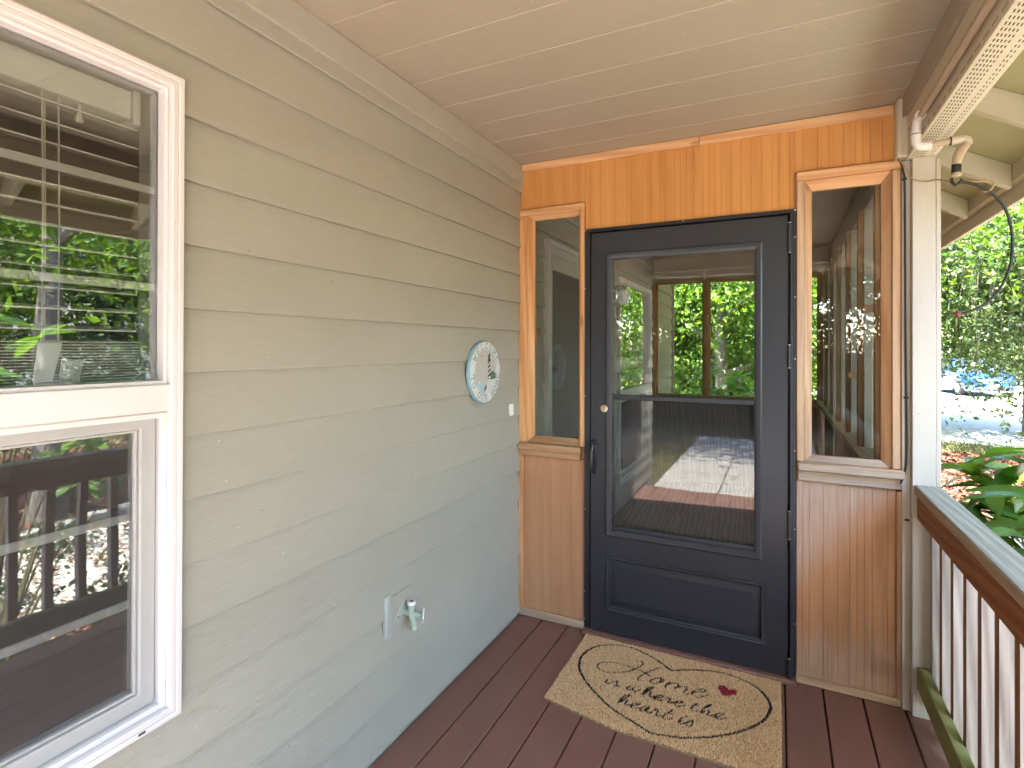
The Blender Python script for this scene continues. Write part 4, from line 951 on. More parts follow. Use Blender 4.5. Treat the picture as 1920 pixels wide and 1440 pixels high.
MAT_STROKES=[[(0.684, -0.193), (0.703, -0.184), (0.714, -0.195), (0.709, -0.222), (0.69, -0.257), (0.661, -0.292), (0.619, -0.322), (0.582, -0.334), (0.549, -0.325), (0.533, -0.31), (0.536, -0.284), (0.561, -0.262), (0.599, -0.25), (0.637, -0.248), (0.683, -0.251), (0.727, -0.257), (0.76, -0.279)], [(0.793, -0.189), (0.768, -0.221), (0.746, -0.257), (0.727, -0.291), (0.719, -0.313), (0.724, -0.328), (0.74, -0.327)], [(0.785, -0.285), (0.772, -0.306), (0.776, -0.325), (0.791, -0.323), (0.808, -0.3), (0.81, -0.279), (0.794, -0.278), (0.785, -0.285)], [(0.802, -0.273), (0.818, -0.272), (0.82, -0.291), (0.809, -0.308)], [(0.835, -0.324), (0.846, -0.284)], [(0.844, -0.302), (0.858, -0.284), (0.876, -0.278), (0.885, -0.285), (0.873, -0.319)], [(0.88, -0.307), (0.899, -0.289), (0.917, -0.286), (0.919, -0.301), (0.911, -0.328), (0.924, -0.332), (0.937, -0.32), (0.961, -0.3), (0.989, -0.283), (0.991, -0.268), (0.975, -0.271), (0.954, -0.29), (0.942, -0.317), (0.953, -0.333), (0.979, -0.328), (1.003, -0.301)], [(0.596, -0.406), (0.604, -0.384), (0.601, -0.406), (0.611, -0.413), (0.622, -0.401), (0.64, -0.378), (0.647, -0.389), (0.645, -0.413), (0.633, -0.416)], [(0.615, -0.365), (0.62, -0.365)], [(0.645, -0.413), (0.662, -0.404)], [(0.689, -0.405), (0.7, -0.388), (0.695, -0.408), (0.703, -0.415), (0.715, -0.398), (0.719, -0.388), (0.717, -0.408), (0.728, -0.413), (0.742, -0.395), (0.746, -0.388)], [(0.76, -0.417), (0.772, -0.386), (0.79, -0.355), (0.792, -0.348), (0.778, -0.358), (0.767, -0.38), (0.76, -0.419), (0.778, -0.388), (0.789, -0.386), (0.788, -0.413), (0.797, -0.419), (0.807, -0.407)], [(0.81, -0.421), (0.834, -0.404), (0.84, -0.39), (0.825, -0.392), (0.813, -0.409), (0.813, -0.424), (0.826, -0.426), (0.847, -0.413)], [(0.856, -0.398), (0.864, -0.391), (0.87, -0.399), (0.863, -0.42), (0.87, -0.422), (0.883, -0.413)], [(0.884, -0.418), (0.908, -0.403), (0.918, -0.391), (0.903, -0.393), (0.889, -0.413), (0.894, -0.428), (0.908, -0.426), (0.928, -0.411)], [(0.973, -0.373), (0.957, -0.404), (0.954, -0.423), (0.964, -0.431), (0.982, -0.417)], [(0.961, -0.39), (0.978, -0.386)], [(0.99, -0.425), (1.004, -0.388), (1.026, -0.36), (1.018, -0.361), (1.003, -0.384), (0.99, -0.43), (1.008, -0.406), (1.019, -0.401), (1.016, -0.426), (1.025, -0.429), (1.038, -0.42)], [(1.041, -0.428), (1.064, -0.412), (1.071, -0.396), (1.055, -0.4), (1.043, -0.42), (1.05, -0.433), (1.066, -0.43), (1.081, -0.416)], [(0.686, -0.511), (0.698, -0.48), (0.717, -0.446), (0.713, -0.443), (0.698, -0.458), (0.689, -0.481), (0.685, -0.512), (0.7, -0.489), (0.714, -0.482), (0.711, -0.509), (0.721, -0.512), (0.731, -0.504)], [(0.733, -0.509), (0.754, -0.496), (0.765, -0.482), (0.753, -0.482), (0.738, -0.495), (0.737, -0.514), (0.75, -0.52), (0.771, -0.505)], [(0.799, -0.485), (0.783, -0.493), (0.773, -0.514), (0.778, -0.523), (0.79, -0.51), (0.802, -0.484), (0.797, -0.516), (0.809, -0.52), (0.819, -0.508)], [(0.82, -0.5), (0.831, -0.484), (0.839, -0.493), (0.835, -0.517), (0.842, -0.523), (0.855, -0.514)], [(0.888, -0.463), (0.871, -0.494), (0.861, -0.518), (0.871, -0.527), (0.887, -0.519), (0.896, -0.506)], [(0.875, -0.485), (0.894, -0.49)], [(0.92, -0.517), (0.93, -0.493), (0.923, -0.52), (0.933, -0.527), (0.945, -0.514)], [(0.942, -0.476), (0.948, -0.47)], [(0.948, -0.517), (0.968, -0.488), (0.97, -0.51), (0.963, -0.528), (0.949, -0.525)]]

mat_o = thing('door_mat', (.84, -.35, 0), 'tan coir door mat with a black outlined heart, script words and a small red heart', 'door mat')
MX0, MX1, MYT = .404, 1.276, -.066
def mat_bottom(x): return -.612-.052*np.clip((x-.40)/.30, 0, 1)
nb = 30; mb = MB(); xs = [MX0+(MX1-MX0)*i/nb for i in range(nb+1)]
def lift(x, y): return .0195*0+(.0)
top = [(x, MYT) for x in xs]; bot = [(x, float(mat_bottom(x))) for x in xs]
mb.prism([*top, *bot[::-1]], 2, .0005, .0085); mb.build('backing', simple('mat_backing', (.25, .17, .09), .95), mat_o)
r = np.random.default_rng(11)
st_ = .0027; gx, gy = np.meshgrid(np.arange(MX0, MX1, st_), np.arange(-.665, MYT, st_)); gx, gy = gx.ravel(), gy.ravel()
gx = gx+r.uniform(-.0014, .0014, gx.shape); gy = gy+r.uniform(-.0014, .0014, gy.shape)
ok = gy > mat_bottom(gx)+r.uniform(-.002, .002, gx.shape); gx, gy = gx[ok], gy[ok]
P2 = np.stack([gx, gy], 1)
def seg_dist(P, pts, w_):
    best = np.full(len(P), 9.)
    pts = [np.array(p[:2]) for p in smooth([(*p, 0) for p in pts], 4)]
    L = sum(np.linalg.norm(b-a) for a, b in zip(pts, pts[1:]))
    for a, b in zip(pts, pts[1:]):
        d = b-a; l2 = d@d
        if l2 < 1e-12: continue
        # pen: strokes running down the letters are thicker than cross strokes
        c = abs(d[1])/math.sqrt(l2); ww = w_*(.62+.55*c)
        t = np.clip(((P-a)@d)/l2, 0, 1); q = np.linalg.norm(P-a-t[:, None]*d, axis=1)
        best = np.minimum(best, q/ww)
    return best
black = np.full(len(P2), 9.)
outl = MAT_OUTLINE+[(.785, -.606), (.835, -.628)]
outl = [(1.150, -.455), (1.10, -.505), (1.04, -.55), (.97, -.59), (.90, -.615), (.835, -.628)][::-1]+outl[:]
black = np.minimum(black, seg_dist(P2, outl, .0049))
for s_ in MAT_STROKES: black = np.minimum(black, seg_dist(P2, s_, .0031))
def inpoly(P, poly):
    x, y = P[:, 0], P[:, 1]; c = np.zeros(len(P), bool); n = len(poly)
    for i in range(n):
        (x1, y1), (x2, y2) = poly[i], poly[(i+1) % n]
        k = ((y1 > y) != (y2 > y)) & (x < (x2-x1)*(y-y1)/(y2-y1+1e-12)+x1); c ^= k
    return c
isred = inpoly(P2, MAT_HEART); isblk = (black < 1.) & ~isred
def tufts(name, sel, mats, seed):
    P = P2[sel]; n = len(P); r = np.random.default_rng(seed)
    a = r.uniform(0, PI, n); w_ = r.uniform(.0012, .0020, n)[:, None]; hh = r.uniform(.011, .0165, n)
    d = np.stack([np.cos(a), np.sin(a), np.zeros(n)], 1)*w_; b = np.concatenate([P, np.full((n, 1), .006)], 1)
    tip = np.concatenate([P+r.normal(0, .0015, (n, 2)), hh[:, None]], 1)
    v = np.stack([b-d, b+d, tip+d*.55, tip-d*.55], 1).reshape(-1, 3)-np.array([[.84, -.35, 0]])
    return mesh_np(name, v, np.arange(n*4).reshape(-1, 4), mats, mat_o)
def coir(name, a, b):
    m = Mat(name); g = m.n('NewGeometry'); n = m.noise(m.coord((1, 1, 1), rand=False), 5, 4)
    c = m.ramp(g.outputs['Random Per Island'], (0., a), (1., b)); c = m.mix(m.math('MULTIPLY', n, .35), c, tuple(x*.72 for x in a))
    return m.done(m.pbsdf(c, .85, None, .15))
tag(tufts('coir_pile', ~isred & ~isblk, coir('coir_tan', (.80, .47, .22), (1., .78, .48)), 1), kind='stuff')
tag(tufts('black_lettering', isblk, coir('coir_black', (.008, .009, .012), (.028, .03, .036)), 2), kind='stuff')
tag(tufts('red_heart', isred, coir('coir_red', (.30, .012, .035), (.52, .035, .075)), 3), kind='stuff')

# ------------------------------------------------------------------ sunroom behind the door
SY1 = 3.44; SXR = 1.66
sr = thing('sunroom_floor', (.85, 1.7, 0), 'grey wood look plank floor inside the sunroom behind the door', 'floor')
VPL = wood('grey_vinyl_plank', (.19, .16, .14), (.42, .37, .33), 1, .5, ring=6, bump=.0003)
rr = random.Random(4)
for i in range(10):
    x0 = .006+i*.172; y = .056-rr.uniform(0, .9)
    while y < SY1:
        a, b = max(y, .056), min(y+1.2, SY1)
        if b-a > .02: box('floor_plank', VPL, sr, x0, min(x0+.1712, 1.70), a+.0005, b-.0005, -.004, .004, .0008)
        y += 1.2
box('subfloor', KNEE, sr, 0, 1.86, .004, 4.0, -.05, -.0045, 0)
def lightwall(name, label, axis, a0, a1, plane, studs, sgn):
    """knee wall with grooved boards, sill, studs and panes; axis: 0 runs along X, 1 along Y"""
    t = thing(name, (0, 0, 0), label, 'window wall')
    def bx(nm, m, u0, u1, d0, d1, z0, z1, bev=.003):
        d0, d1 = sorted((plane+sgn*d0, plane+sgn*d1))
        return box(nm, m, t, u0, u1, d0, d1, z0, z1, bev) if axis == 0 else box(nm, m, t, d0, d1, u0, u1, z0, z1, bev)
    u = a0; 
    while u < a1-.01:
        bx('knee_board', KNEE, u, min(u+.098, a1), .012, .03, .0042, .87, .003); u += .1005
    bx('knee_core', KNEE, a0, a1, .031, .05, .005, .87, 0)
    bx('sill', STUDY if axis else SILLB, a0, a1, -.06, .055, .905, .945, .004)
    bx('sill_apron', STUDZ, a0, a1, -.0, .05, .8705, .9045, .002)
    bx('top_rail', PINEX if axis == 0 else TRIMP, a0, a1, 0, .05, 2.158, 2.1985, .003)
    for s in studs:
        bx('stud', STUDZ if axis else PINEZ, s-.020, s+.020, -.03, .05, .9455, 2.1575, .003)
        bx('stop', TRIMP if axis else PINEZ, s-.042, s-.0205, -.006, .03, .9455, 2.1575, .002); bx('stop', TRIMP if axis else PINEZ, s+.0205, s+.042, -.006, .03, .9455, 2.1575, .002)
    for s, e in zip(studs, studs[1:]): bx('pane', GLASSN, s+.021, e-.021, .0315, .0345, .947, 2.157, 0)
    return t
lightwall('sunroom_end_wall', 'far wood framed window wall of the sunroom seen through the door glass', 0, .002, 1.70, SY1, [.025, .578, 1.13, 1.655], 1)
lightwall('sunroom_side_wall', 'row of wood framed windows along the garden side of the sunroom', 1, .052, SY1-.062, SXR, [.08, .62, 1.16, 1.70, 2.24, 2.80, 3.33], 1)
fbm = thing('sunroom_end_beam', (.85, 3.45, 2.2), 'perforated beam over the far sunroom windows', 'beam')
box('cladding', TRIMP, fbm, .02, 1.719, 3.442, 3.54, 2.1995, 2.4395, .003)
fpipe = thing('sunroom_pipe', (.8, 3.41, 2.27), 'white plastic pipe running along the far beam of the sunroom', 'pipe')
MB().tube([(.03, 3.415, 2.29), (1.70, 3.415, 2.30)], .013, 8).build('pipe', PVC, fpipe, 0, 60)
MB().tube([(.56, 3.415, 2.2935), (.56, 3.415, 2.19)], .017, 8).build('tee_drop', PVC, fpipe, 0, 60)

# ------------------------------------------------------------------ plants
LEAFR = leafmat('rhododendron_leaf', [(.05, .115, .024), (.085, .185, .032), (.15, .26, .045), (.07, .15, .04)], .42, .28, .55)
LEAFW = leafmat('weeping_leaf', [(.042, .080, .030), (.075, .125, .045), (.125, .175, .07), (.23, .27, .15)], .42, .5, .4)
LEAFM = leafmat('maple_leaf', [(.055, .12, .018), (.10, .19, .028), (.18, .27, .042)], .5, .5, .35)
LEAFY = leafmat('yellow_leaf', [(.22, .20, .02), (.34, .27, .03)], .45, .5, .3)
LEAFD = leafmat('dark_leaf', [(.018, .045, .015), (.035, .075, .022), (.055, .10, .03)], .3, .5, .4)
BARK = Mat('bark_grey'); _v = BARK.coord((6, 6, 1.5)); _n = BARK.noise(_v, 4, 7, .7); BARK = BARK.done(BARK.pbsdf(BARK.ramp(_n, (.3, (.11, .095, .08)), (.7, (.30, .275, .245))), .9, BARK.bump(_n, 1., .02), .1))
STEM = simple('stem_green_brown', (.12, .11, .05), .7, var=.3)
def big_leaf(L, W, curl, seed):
    r = random.Random(seed); nu, nv = 7, 2; v = []; f = []
    for i in range(nu+1):
        t = i/nu; w_ = W*max(.02, math.sin(PI*min(1, t*.93+.05))**.8)*(.8+.35*t)*.5
        for j in range(-nv, nv+1):
            s_ = j/nv; y = s_*w_
            z = -curl*t*t*L+abs(s_)*w_*.35-(s_*s_)*w_*.12+.012*L*math.sin(7*t+2*s_+seed)
            v.append((t*L, y, z))
    k = 2*nv+1
    for i in range(nu):
        for j in range(2*nv): f.append((i*k+j, i*k+j+1, (i+1)*k+j+1, (i+1)*k+j))
    me = bpy.data.meshes.new('leaf'); me.from_pydata(v, [], f); me.materials.append(LEAFR); me.shade_smooth(); return me
LEAVES = [big_leaf(.165, .054, c, i) for i, c in enumerate((.12, .30, .5, .22))]
def shrub(loc, hgt, rad, ntips, seed, label, per=8, name='rhododendron', extra=(), scale=1.):
    t = thing(name, loc, label, 'shrub', 'broad leaved shrubs outside the railing'); r = random.Random(seed); st = MB(); lv = 0
    tips = list(extra)
    for i in range(ntips):
        a = r.uniform(0, 2*PI); rr_ = rad*math.sqrt(r.uniform(.05, 1)); zz = hgt*(.35+.65*r.random()**.7)*(1-.25*(rr_/rad)**2)
        tips.append((rr_*math.cos(a), rr_*math.sin(a), zz))
    for (x, y, z) in tips:
        st.tube([(x*.12, y*.12, 0), (x*.5, y*.5, z*.55), (x, y, z)], [.011, .007, .003], 5)
        for q in range(per):
            o = bpy.data.objects.new('leaf', LEAVES[r.randrange(4)]); C.objects.link(o); o.parent = t
            az = 2*PI*q/per+r.uniform(-.35, .35); el = r.uniform(-.35, .75)
            s_ = scale*r.uniform(.7, 1.15); o.location = (x, y, z-.012*(q % 3)); o.rotation_euler = (r.uniform(-.5, .5), -el, az); o.scale = (s_, s_*r.uniform(.85, 1.15), s_); lv += 1
    st.build('stem', STEM, t, local=True)
    return t
shrub((2.30, -.12, GZ), 1.36, .42, 26, 21, 'glossy broad leaved shrub leaning over the rail next to the square post', 8,
      extra=[(-.28, .17, 1.39), (-.32, .27, 1.27), (-.25, .0, 1.27), (-.18, .05, 1.55), (-.30, -.08, 1.18), (-.31, .37, 1.17), (-.22, -.12, 1.40), (-.12, .2, 1.45), (-.35, .13, 1.30), (-.20, .33, 1.36), (-.34, -.30, 1.36), (-.30, .30, 1.42)], scale=1.2)
shrub((2.75, -1.25, GZ), 2.15, .75, 34, 22, 'tall broad leaved shrub reflected in the near window', 8, scale=1.15)
shrub((2.12, 3.5, GZ), 2.5, .16, 18, 26, 'narrow taller broad leaved shrub outside the far sunroom side windows', 7)
shrub((2.25, 5.2, GZ), 2.4, .32, 26, 27, 'upright broad leaved shrub past the far corner of the sunroom', 8)
shrub((6.4, .9, GZ), 1.5, .9, 30, 24, 'broad leaved shrub in the mulch beyond the gravel path', 8, scale=1.3)
shrub((.75, 5.4, GZ), 1.75, .95, 60, 25, 'sunlit broad leaved shrub behind the far sunroom windows', 8, scale=1.2)

def limbs(r, base, hgt, n, r0, spread, start=.3):
    """trunk and limb paths: list of (points, radii)"""
    out = []; p = [Vector((0, 0, 0))]
    for i in range(7): p.append(p[-1]+Vector((r.uniform(-.1, .1)*hgt*.08, r.uniform(-.1, .1)*hgt*.08, hgt/7)))
    out.append((p, [r0*(1.25 if i == 0 else 1-.82*i/7) for i in range(8)]))
    for k in range(n):
        t = start+(1-start)*(k+.3)/n; i = min(6, int(t*7)); b = p[i].lerp(p[i+1], t*7-i)
        a = 2.4*k+r.uniform(-.5, .5); L = spread*(1.15-.55*t)*r.uniform(.8, 1.15); q = [b]; d = Vector((math.cos(a), math.sin(a), r.uniform(.35, .8)))
        for j in range(5):
            q.append(q[-1]+d.normalized()*L/5); d += Vector((r.uniform(-.3, .3), r.uniform(-.3, .3), r.uniform(-.25, .15)))
        out.append((q, [r0*.5*(1-t*.5)*(1-.8*j/5) for j in range(6)]))
        for m in range(3):
            j = r.randrange(2, 6); c = q[min(j, 5)]; d2 = Vector((r.uniform(-1, 1), r.uniform(-1, 1), r.uniform(-.1, .6))).normalized()
            q2 = [c, c+d2*L*.22, c+d2*L*.4+Vector((0, 0, -.04*L))]; out.append((q2, [r0*.16, r0*.1, r0*.04]))
    return out
def tree(name, loc, hgt, spread, r0, nl, nleaf, size, mat, label, seed, weep=0., start=.3, group=None, cl=.55, n_limb=11, fill=()):
    t = thing(name, loc, label, 'tree', group); r = random.Random(seed); rn = np.random.default_rng(seed)
    L = limbs(r, None, hgt, n_limb, r0, spread, start)
    tr = MB(); tr.tube(L[0][0], L[0][1], 9); tr.build('trunk', BARK, t, 0, 70, local=True)
    for pts, rs in L[1:]:
        if len(pts) > 3: MB().tube(pts, rs, 6).build('limb', BARK, t, 0, 70, local=True)
    tw = MB(); ends = []
    for pts, rs in L[1:]:
        if len(pts) == 3: tw.tube(pts, rs, 4)
        ends += [pts[-1], pts[-1].lerp(pts[-2], .5), pts[-2]]
    ends += [L[0][0][-1], L[0][0][-2]]
    P = []
    for i in range(nl):
        e = ends[i % len(ends)]; c = np.array(e)+rn.normal(0, cl*spread*.28, 3); n = int(nleaf/nl*rn.uniform(.5, 1.5))
        q = c+rn.normal(0, 1, (n, 3))*np.array([.16, .16, .11])*spread*rn.uniform(.6, 1.2)
        P.append(q)
        if weep and rn.random() < .75:
            # hanging strings of leaves
            for s_ in range(4):
                b = c+rn.normal(0, .13*spread, 3); ln = weep*rn.uniform(.35, 1.); m = int(18*ln)+4; z = np.linspace(0, 1, m)
                sway = rn.normal(0, .12, 2); xx = b[0]+sway[0]*z*ln+rn.normal(0, .05, m); yy = b[1]+sway[1]*z*ln+rn.normal(0, .05, m); zz = b[2]-z*ln
                keep = zz > .35; P.append(np.stack([xx, yy, zz], 1)[keep])
                if b[2]-ln > .3: tw.tube([tuple(b), (b[0]+sway[0]*ln*.5, b[1]+sway[1]*ln*.5, b[2]-ln*.5), (b[0]+sway[0]*ln, b[1]+sway[1]*ln, b[2]-ln)], [.008, .005, .003], 3)
    for (x0, x1, y0, y1, z0, z1, k) in fill:
        for _ in range(k):
            c = rn.uniform((x0, y0, z0), (x1, y1, z1)); P.append(c+rn.normal(0, 1, (60, 3))*np.array([.26, .26, .16]))
    tw.build('twigs', BARK, t, 0, 70, local=True)
    P = np.concatenate(P); P = P[P[:, 2] > .25]; Q = P+np.array(loc)
    P = P[~((Q[:, 0] < 3.0) & (Q[:, 0] > -1.5) & (Q[:, 1] < 5.2) & (Q[:, 1] > -6))]
    tag(leaf_cloud('crown', P, size, mat, t, seed, jitter=.5), kind='stuff')
    return t
def copy_tree(t, loc, rz, s, label, group):
    c = t.copy(); C.objects.link(c); c.location = loc; c.rotation_euler = (0, 0, rz); c.scale = (s, s, s); c['label'] = label; c['group'] = group
    for ch in t.children:
        d = ch.copy(); C.objects.link(d); d.parent = c
    return c
weep = tree('weeping_tree', (6.3, 12.9, GZ), 7.2, 3.5, .17, 260, 42000, .10, LEAFW, 'weeping tree with drooping leafy branches hanging in front of the blue car', 31, weep=3.2, start=.30, n_limb=15, fill=((-2.2, .6, -1.8, .8, 1.5, 4.5, 90),))
maple = tree('maple_tree', (.25, 9.6, GZ), 7.5, 3.3, .15, 260, 46000, .11, LEAFM, 'green tree with pale grey limbs seen through the far sunroom windows', 32, start=.16, n_limb=12, fill=((-2.4, 1.6, -.6, 2.6, .9, 4.2, 150),))
gard = tree('garden_tree', (5.9, .4, GZ), 7., 3.2, .15, 170, 26000, .10, LEAFM, 'leafy garden tree beyond the railing reflected in the near window', 33, start=.36, group='leafy trees over the mulch bed')
copy_tree(gard, (6.9, 5.0, GZ), 2.1, 1.05, 'leafy tree added to shade the mulch bed before the driveway', 'leafy trees over the mulch bed')  # extra tree, added so its crown throws shade on the mulch
yel = tree('yellow_tree', (3.0, 15.5, GZ), 3.4, 1.7, .07, 60, 6000, .09, LEAFY, 'small tree with yellow leaves behind the pale limbed tree', 34, start=.15)
bg_ = tree('dark_tree', (-4, 16, GZ), 9., 4.2, .2, 150, 15000, .17, LEAFD, 'dark green tree to the rear left, beyond the sunroom', 35, start=.1, fill=((-3.2, 3.2, -2.6, 2.6, .6, 7.5, 260),))
GM = 'green trees behind the sunroom'
maple['group'] = GM
for x, y, rz, s, lb in ((-1.9, 13.2, 1.9, 1.05, 'green tree standing behind and left of the pale limbed tree'), (1.6, 14.6, 3.6, 1.0, 'green tree standing behind and right of the pale limbed tree'), (-.2, 18.5, 5., 1.2, 'tall green tree furthest behind the sunroom')): copy_tree(maple, (x, y, GZ), rz, s, lb, GM)
G = 'dark trees standing beyond the driveway and lawns'
bg_['group'] = G
spots = [(3, 44, 1.2), (10.5, 46, 1.35), (18, 44, 1.2), (26, 40, 1.4), (33, 30, 1.3), (37, 18, 1.4), (36, 4, 1.2), (30, -12, 1.4), (-8, 40, 1.4), (-16, 30, 1.3), (13.5, 37, 1.), (1.8, -14.2, .9), (-3.6, -13.6, .95), (7, -14.4, 1.), (-1.1, -16.2, 1.), (-2.8, -19., 1.1), (-6.5, -15.5, 1.), (-3, 24, 1.), (.8, 19.5, .7), (-1.8, 15, .62), (15.5, 3.5, .9), (16.5, 10., 1.), (22, 48, 1.5), (13.5, -3.5, .75)]
TREELAB = ['straight behind the driveway', 'behind the blue car', 'right of the blue car, far back', 'further right beyond the driveway', 'at the right bend of the driveway', 'behind the pale neighbouring house', 'right of the pale neighbouring house', 'at the near right end of the driveway', 'far left beyond the lawn', 'leftmost on the far lawn', 'nearest behind the blue car', 'behind the hedge at the walkway end', 'left behind the hedge', 'right behind the hedge', 'behind the hedge, straight down the walkway', 'furthest behind the hedge', 'leftmost behind the hedge', 'in the middle of the rear lawn', 'tallest, at the far back', 'shading the side garden', 'low, between the two parked cars and sunroom', 'low, just left behind the pale limbed tree', 'in front of the neighbouring house door', 'at the far corner of the neighbouring house']
for i, (x, y, s) in enumerate(spots): copy_tree(bg_, (x, y, GZ-.1), 1.3*i, s, 'dark green leafy tree %s' % TREELAB[i], G)
hg = thing('hedge', (1.5, -12.2, GZ), 'clipped dark hedge across the end of the concrete walkway', 'hedge')
hp = RNG.uniform((-6, -.5, 0), (6, .5, 2.3), (24000, 3)); tag(leaf_cloud('leaves', hp, .10, LEAFD, hg, 9), kind='stuff')
box('hedge_wood', simple('hedge_core', (.03, .035, .02), .95), hg, -4.3, 7.3, -12.55, -11.85, GZ, 1.25, 0)

_rl = np.random.default_rng(77); _n = 5200
_lp = np.stack([_rl.uniform(1.95, 5.6, _n), _rl.uniform(-3.5, 4.5, _n), np.full(_n, GZ+.03)+_rl.uniform(0, .02, _n)], 1)
LITTER = leafmat('leaf_litter', [(.16, .09, .045), (.26, .16, .08), (.12, .06, .03), (.20, .17, .07)], .1, .7, .2)
tag(leaf_cloud('leaf_litter', _lp, .06, LITTER, None, 78, up=3.), 'dry fallen leaves lying on the bed and path outside the railing', None, None, 'stuff')
def groundplant(loc, seed, label):
    t = thing('ground_plant', loc, label, 'plant', 'low leafy plants in the bed outside the railing'); r = np.random.default_rng(seed)
    P = r.normal(0, 1, (420, 3))*np.array([.16, .16, .10])+np.array([0, 0, .16]); P = P[P[:, 2] > .01]
    leaf_cloud('foliage', P, .055, LEAFD, t, seed)['kind'] = 'stuff'
    st = MB()
    for i in range(9): a = i*.7; st.tube([(0, 0, 0), (.08*math.cos(a), .08*math.sin(a), .12), (.2*math.cos(a), .2*math.sin(a), .2)], [.004, .003, .002], 4)
    st.build('stem', STEM, t, local=True)
for i, (x, y, s_) in enumerate(((2.9, -.4, 'beside'), (3.4, .3, 'just beyond'), (4.1, .9, 'across'), (3.0, .7, 'behind'), (4.6, -.1, 'at the far side of'), (3.7, -.9, 'near'))):
    groundplant((x, y, GZ), 90+i, 'low dark leafy plant growing %s the pale gravel path' % s_)
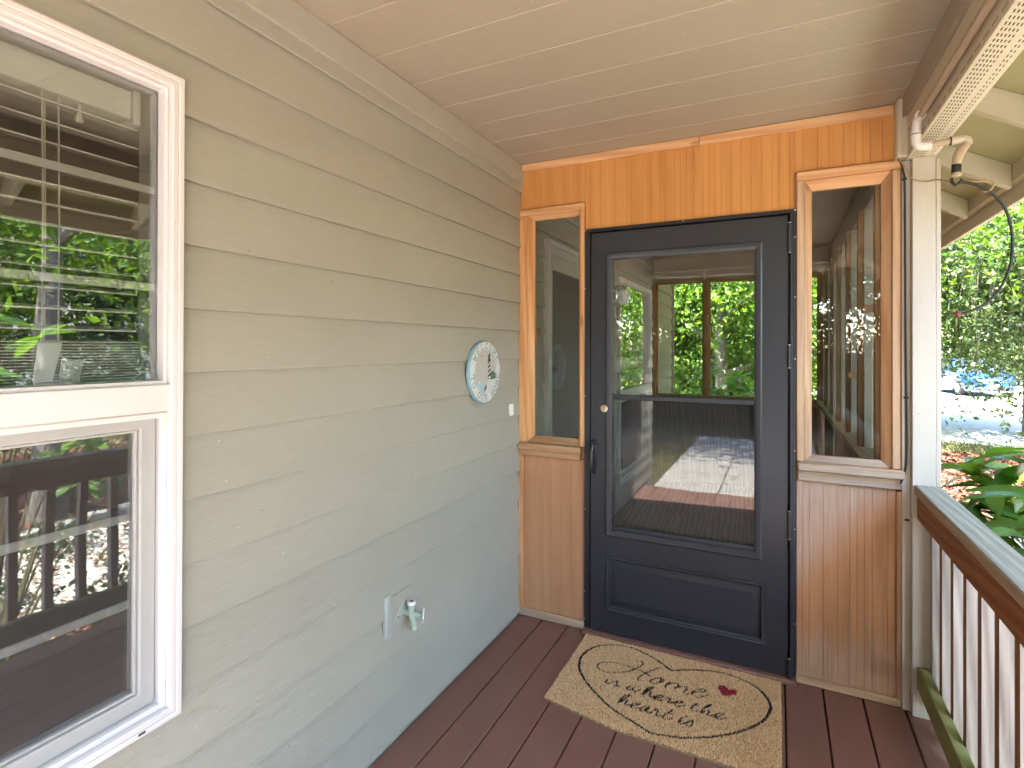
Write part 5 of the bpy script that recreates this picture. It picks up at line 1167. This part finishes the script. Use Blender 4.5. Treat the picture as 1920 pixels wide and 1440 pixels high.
# ------------------------------------------------------------------ parked cars on the driveway
TYRE = simple('tyre', (.02, .02, .02), .8); RIM = simple('alloy', (.45, .46, .48), .35, metal=.8)
CGL = Mat('car_glass'); CGL = CGL.done(CGL.pbsdf((.03, .045, .055), .05, None, .8))
LAMP = simple('lamp_lens', (.75, .78, .8), .1, spec=.8); PLATE = simple('number_plate', (.75, .75, .72), .5); TRIMB = simple('car_black_trim', (.02, .02, .022), .5); CHR = simple('chrome', (.75, .76, .78), .15, metal=1.)
def car(loc, rz, paint, label):
    t = thing('parked_car', loc, label, 'car', 'cars parked on the gravel driveway'); t.rotation_euler = (0, 0, rz)
    # front faces -Y. stations: y, half width, bottom, belt, 
    def loft(name, mat, st, n=None):
        v = []; f = []; k = len(st[0][1])
        for y, ring_ in st: v += [(x, y, z) for x, z in ring_]
        for i in range(len(st)-1):
            for j in range(k): f.append((i*k+j, i*k+(j+1) % k, (i+1)*k+(j+1) % k, (i+1)*k+j))
        f += [tuple(range(k))[::-1], tuple(range((len(st)-1)*k, len(st)*k))]
        return MB().add(v, f).build(name, mat, t, 0, 45, local=True)
    def sec(w_, zb, zm, zt, top): return [(-w_*.9, zb), (w_*.9, zb), (w_, zb+.12), (w_, zm), (w_*.96, zt-.05), (w_*top, zt), (-w_*top, zt), (-w_*.96, zt-.05), (-w_, zm), (-w_, zb+.12)]
    body = loft('body', paint, [(-2.18, sec(.55, .34, .5, .68, .8)), (-2.08, sec(.78, .26, .55, .76, .8)), (-1.9, sec(.86, .22, .6, .82, .8)), (-1.2, sec(.90, .20, .66, .95, .82)), (-.75, sec(.91, .20, .7, 1.0, .85)), (1.5, sec(.91, .20, .72, 1.03, .85)), (2.0, sec(.86, .24, .7, 1.0, .85)), (2.18, sec(.76, .34, .62, .9, .85))])
    def gs(y, w_, w2, z0, z1): return (y, [(-w_, z0), (w_, z0), (w2, z1), (-w2, z1)])
    loft('glasshouse', CGL, [gs(-.95, .80, .78, .96, .985), gs(-.1, .80, .62, .99, 1.46), gs(.9, .80, .62, 1.0, 1.48), gs(1.75, .78, .60, 1.0, 1.38), gs(2.0, .76, .7, 1.0, 1.03)])
    loft('roof', paint, [gs(-.12, .635, .60, 1.445, 1.475), gs(.3, .65, .60, 1.465, 1.505), gs(1.0, .65, .6, 1.47, 1.505), gs(1.75, .625, .58, 1.385, 1.42)])
    for s in (-1, 1):
        MB().hexa([(s*.80, -.93, .985), (s*.835, -.90, .975), (s*.665, -.10, 1.46), (s*.62, -.12, 1.47), (s*.79, -.96, .99), (s*.83, -.93, .98), (s*.66, -.13, 1.475), (s*.61, -.15, 1.48)]).build('windscreen_pillar', paint, t, local=True)
        MB().hexa([(s*.44, -2.125, .60), (s*.80, -1.99, .62), (s*.82, -1.92, .735), (s*.46, -2.10, .71), (s*.42, -2.06, .60), (s*.78, -1.93, .62), (s*.80, -1.86, .735), (s*.44, -2.03, .71)]).build('headlight', LAMP, t, .01, local=True)
        m_ = MB().box(s*.93-.09, s*.93+.09, -.72, -.60, .98, 1.11).build('wing_mirror', paint, t, .03, local=True)
        for y in (-1.38, 1.32):
            w_ = MB().lathe([(.20, -.11), (.30, -.105), (.325, -.06), (.325, .06), (.30, .105), (.20, .11)], (s*.80, y, .325), (1, 0, 0), 22).build('wheel', TYRE, t, 0, 30, local=True)
            MB().lathe([(.205, 0), (.19, .02), (.06, .03), (.05, .02)], (s*.905, y, .325), (s, 0, 0), 16).build('rim', RIM, w_, 0, 30, local=True)
        MB().lathe([(.05, 0), (.045, .015)], (s*.62, -2.085, .38), (0, -1, 0), 10).build('fog_lamp', LAMP, t, local=True)
    MB().box(-.40, .40, -2.17, -2.10, .555, .655).build('grille', TRIMB, t, .01, local=True)
    for z in (.57, .605, .64): MB().box(-.38, .38, -2.185, -2.165, z-.006, z+.006).build('grille_bar', CHR, t, local=True)
    MB().box(-.58, .58, -2.20, -2.05, .26, .36).build('lower_intake', TRIMB, t, .02, local=True)
    MB().box(-.17, .17, -2.215, -2.19, .41, .52).build('number_plate', PLATE, t, .004, local=True)
    MB().box(-.72, .72, -2.17, -2.0, .225, .27).build('bumper_lip', CHR, t, .01, local=True)
    return t
def paintm(name, col):
    m = Mat(name); return m.done(m.pbsdf(col, .25, None, .6, .2, .8))
car((8.75, 27.2, GZ), .12, paintm('blue_paint', (.006, .055, .30)), 'blue car parked on the gravel, half hidden behind the hanging foliage')
car((1.95, 27.5, GZ), -.1, paintm('silver_paint', (.40, .47, .55)), 'silver blue car parked on the gravel, seen through the right sidelight')

# ------------------------------------------------------------------ neighbour's house beyond the garden
nh = thing('neighbour_house', (26, 7, GZ), 'pale neighbouring house with grey roof across the driveway', 'house')
NW = painted('neighbour_siding', (.55, .56, .56), (60, 2, 60), fleck=False)
nx = 24.5
for k in range(18): MB().prism([(nx-.02, GZ+.15*k), (nx+.02, GZ+.15*k+.16), (nx+.3, GZ+.15*k+.16), (nx+.3, GZ+.15*k)], 1, 1, 13).build('siding_board', NW, nh)
box('wall', NW, nh, nx+.3, nx+7, 1, 13, GZ, 2.23, 0)
MB().prism([(nx-.6, 2.15), (nx+3.6, 4.2), (nx+7.8, 2.15), (nx+7.6, 2.1), (nx-.5, 2.1)], 1, .4, 13.6).build('roof', ROOFM, nh)
for y in (3., 7., 10.5):
    f_ = box('window', VINYL, nh, nx-.06, nx+.02, y, y+1.3, .5, 1.8, .01); box('pane', CGL, f_, nx-.075, nx-.055, y+.08, y+1.22, .58, 1.72, 0)
f_ = box('door', simple('neighbour_door', (.25, .06, .05), .5), nh, nx-.05, nx+.02, 5.2, 6.1, GZ, 1.6, .01)
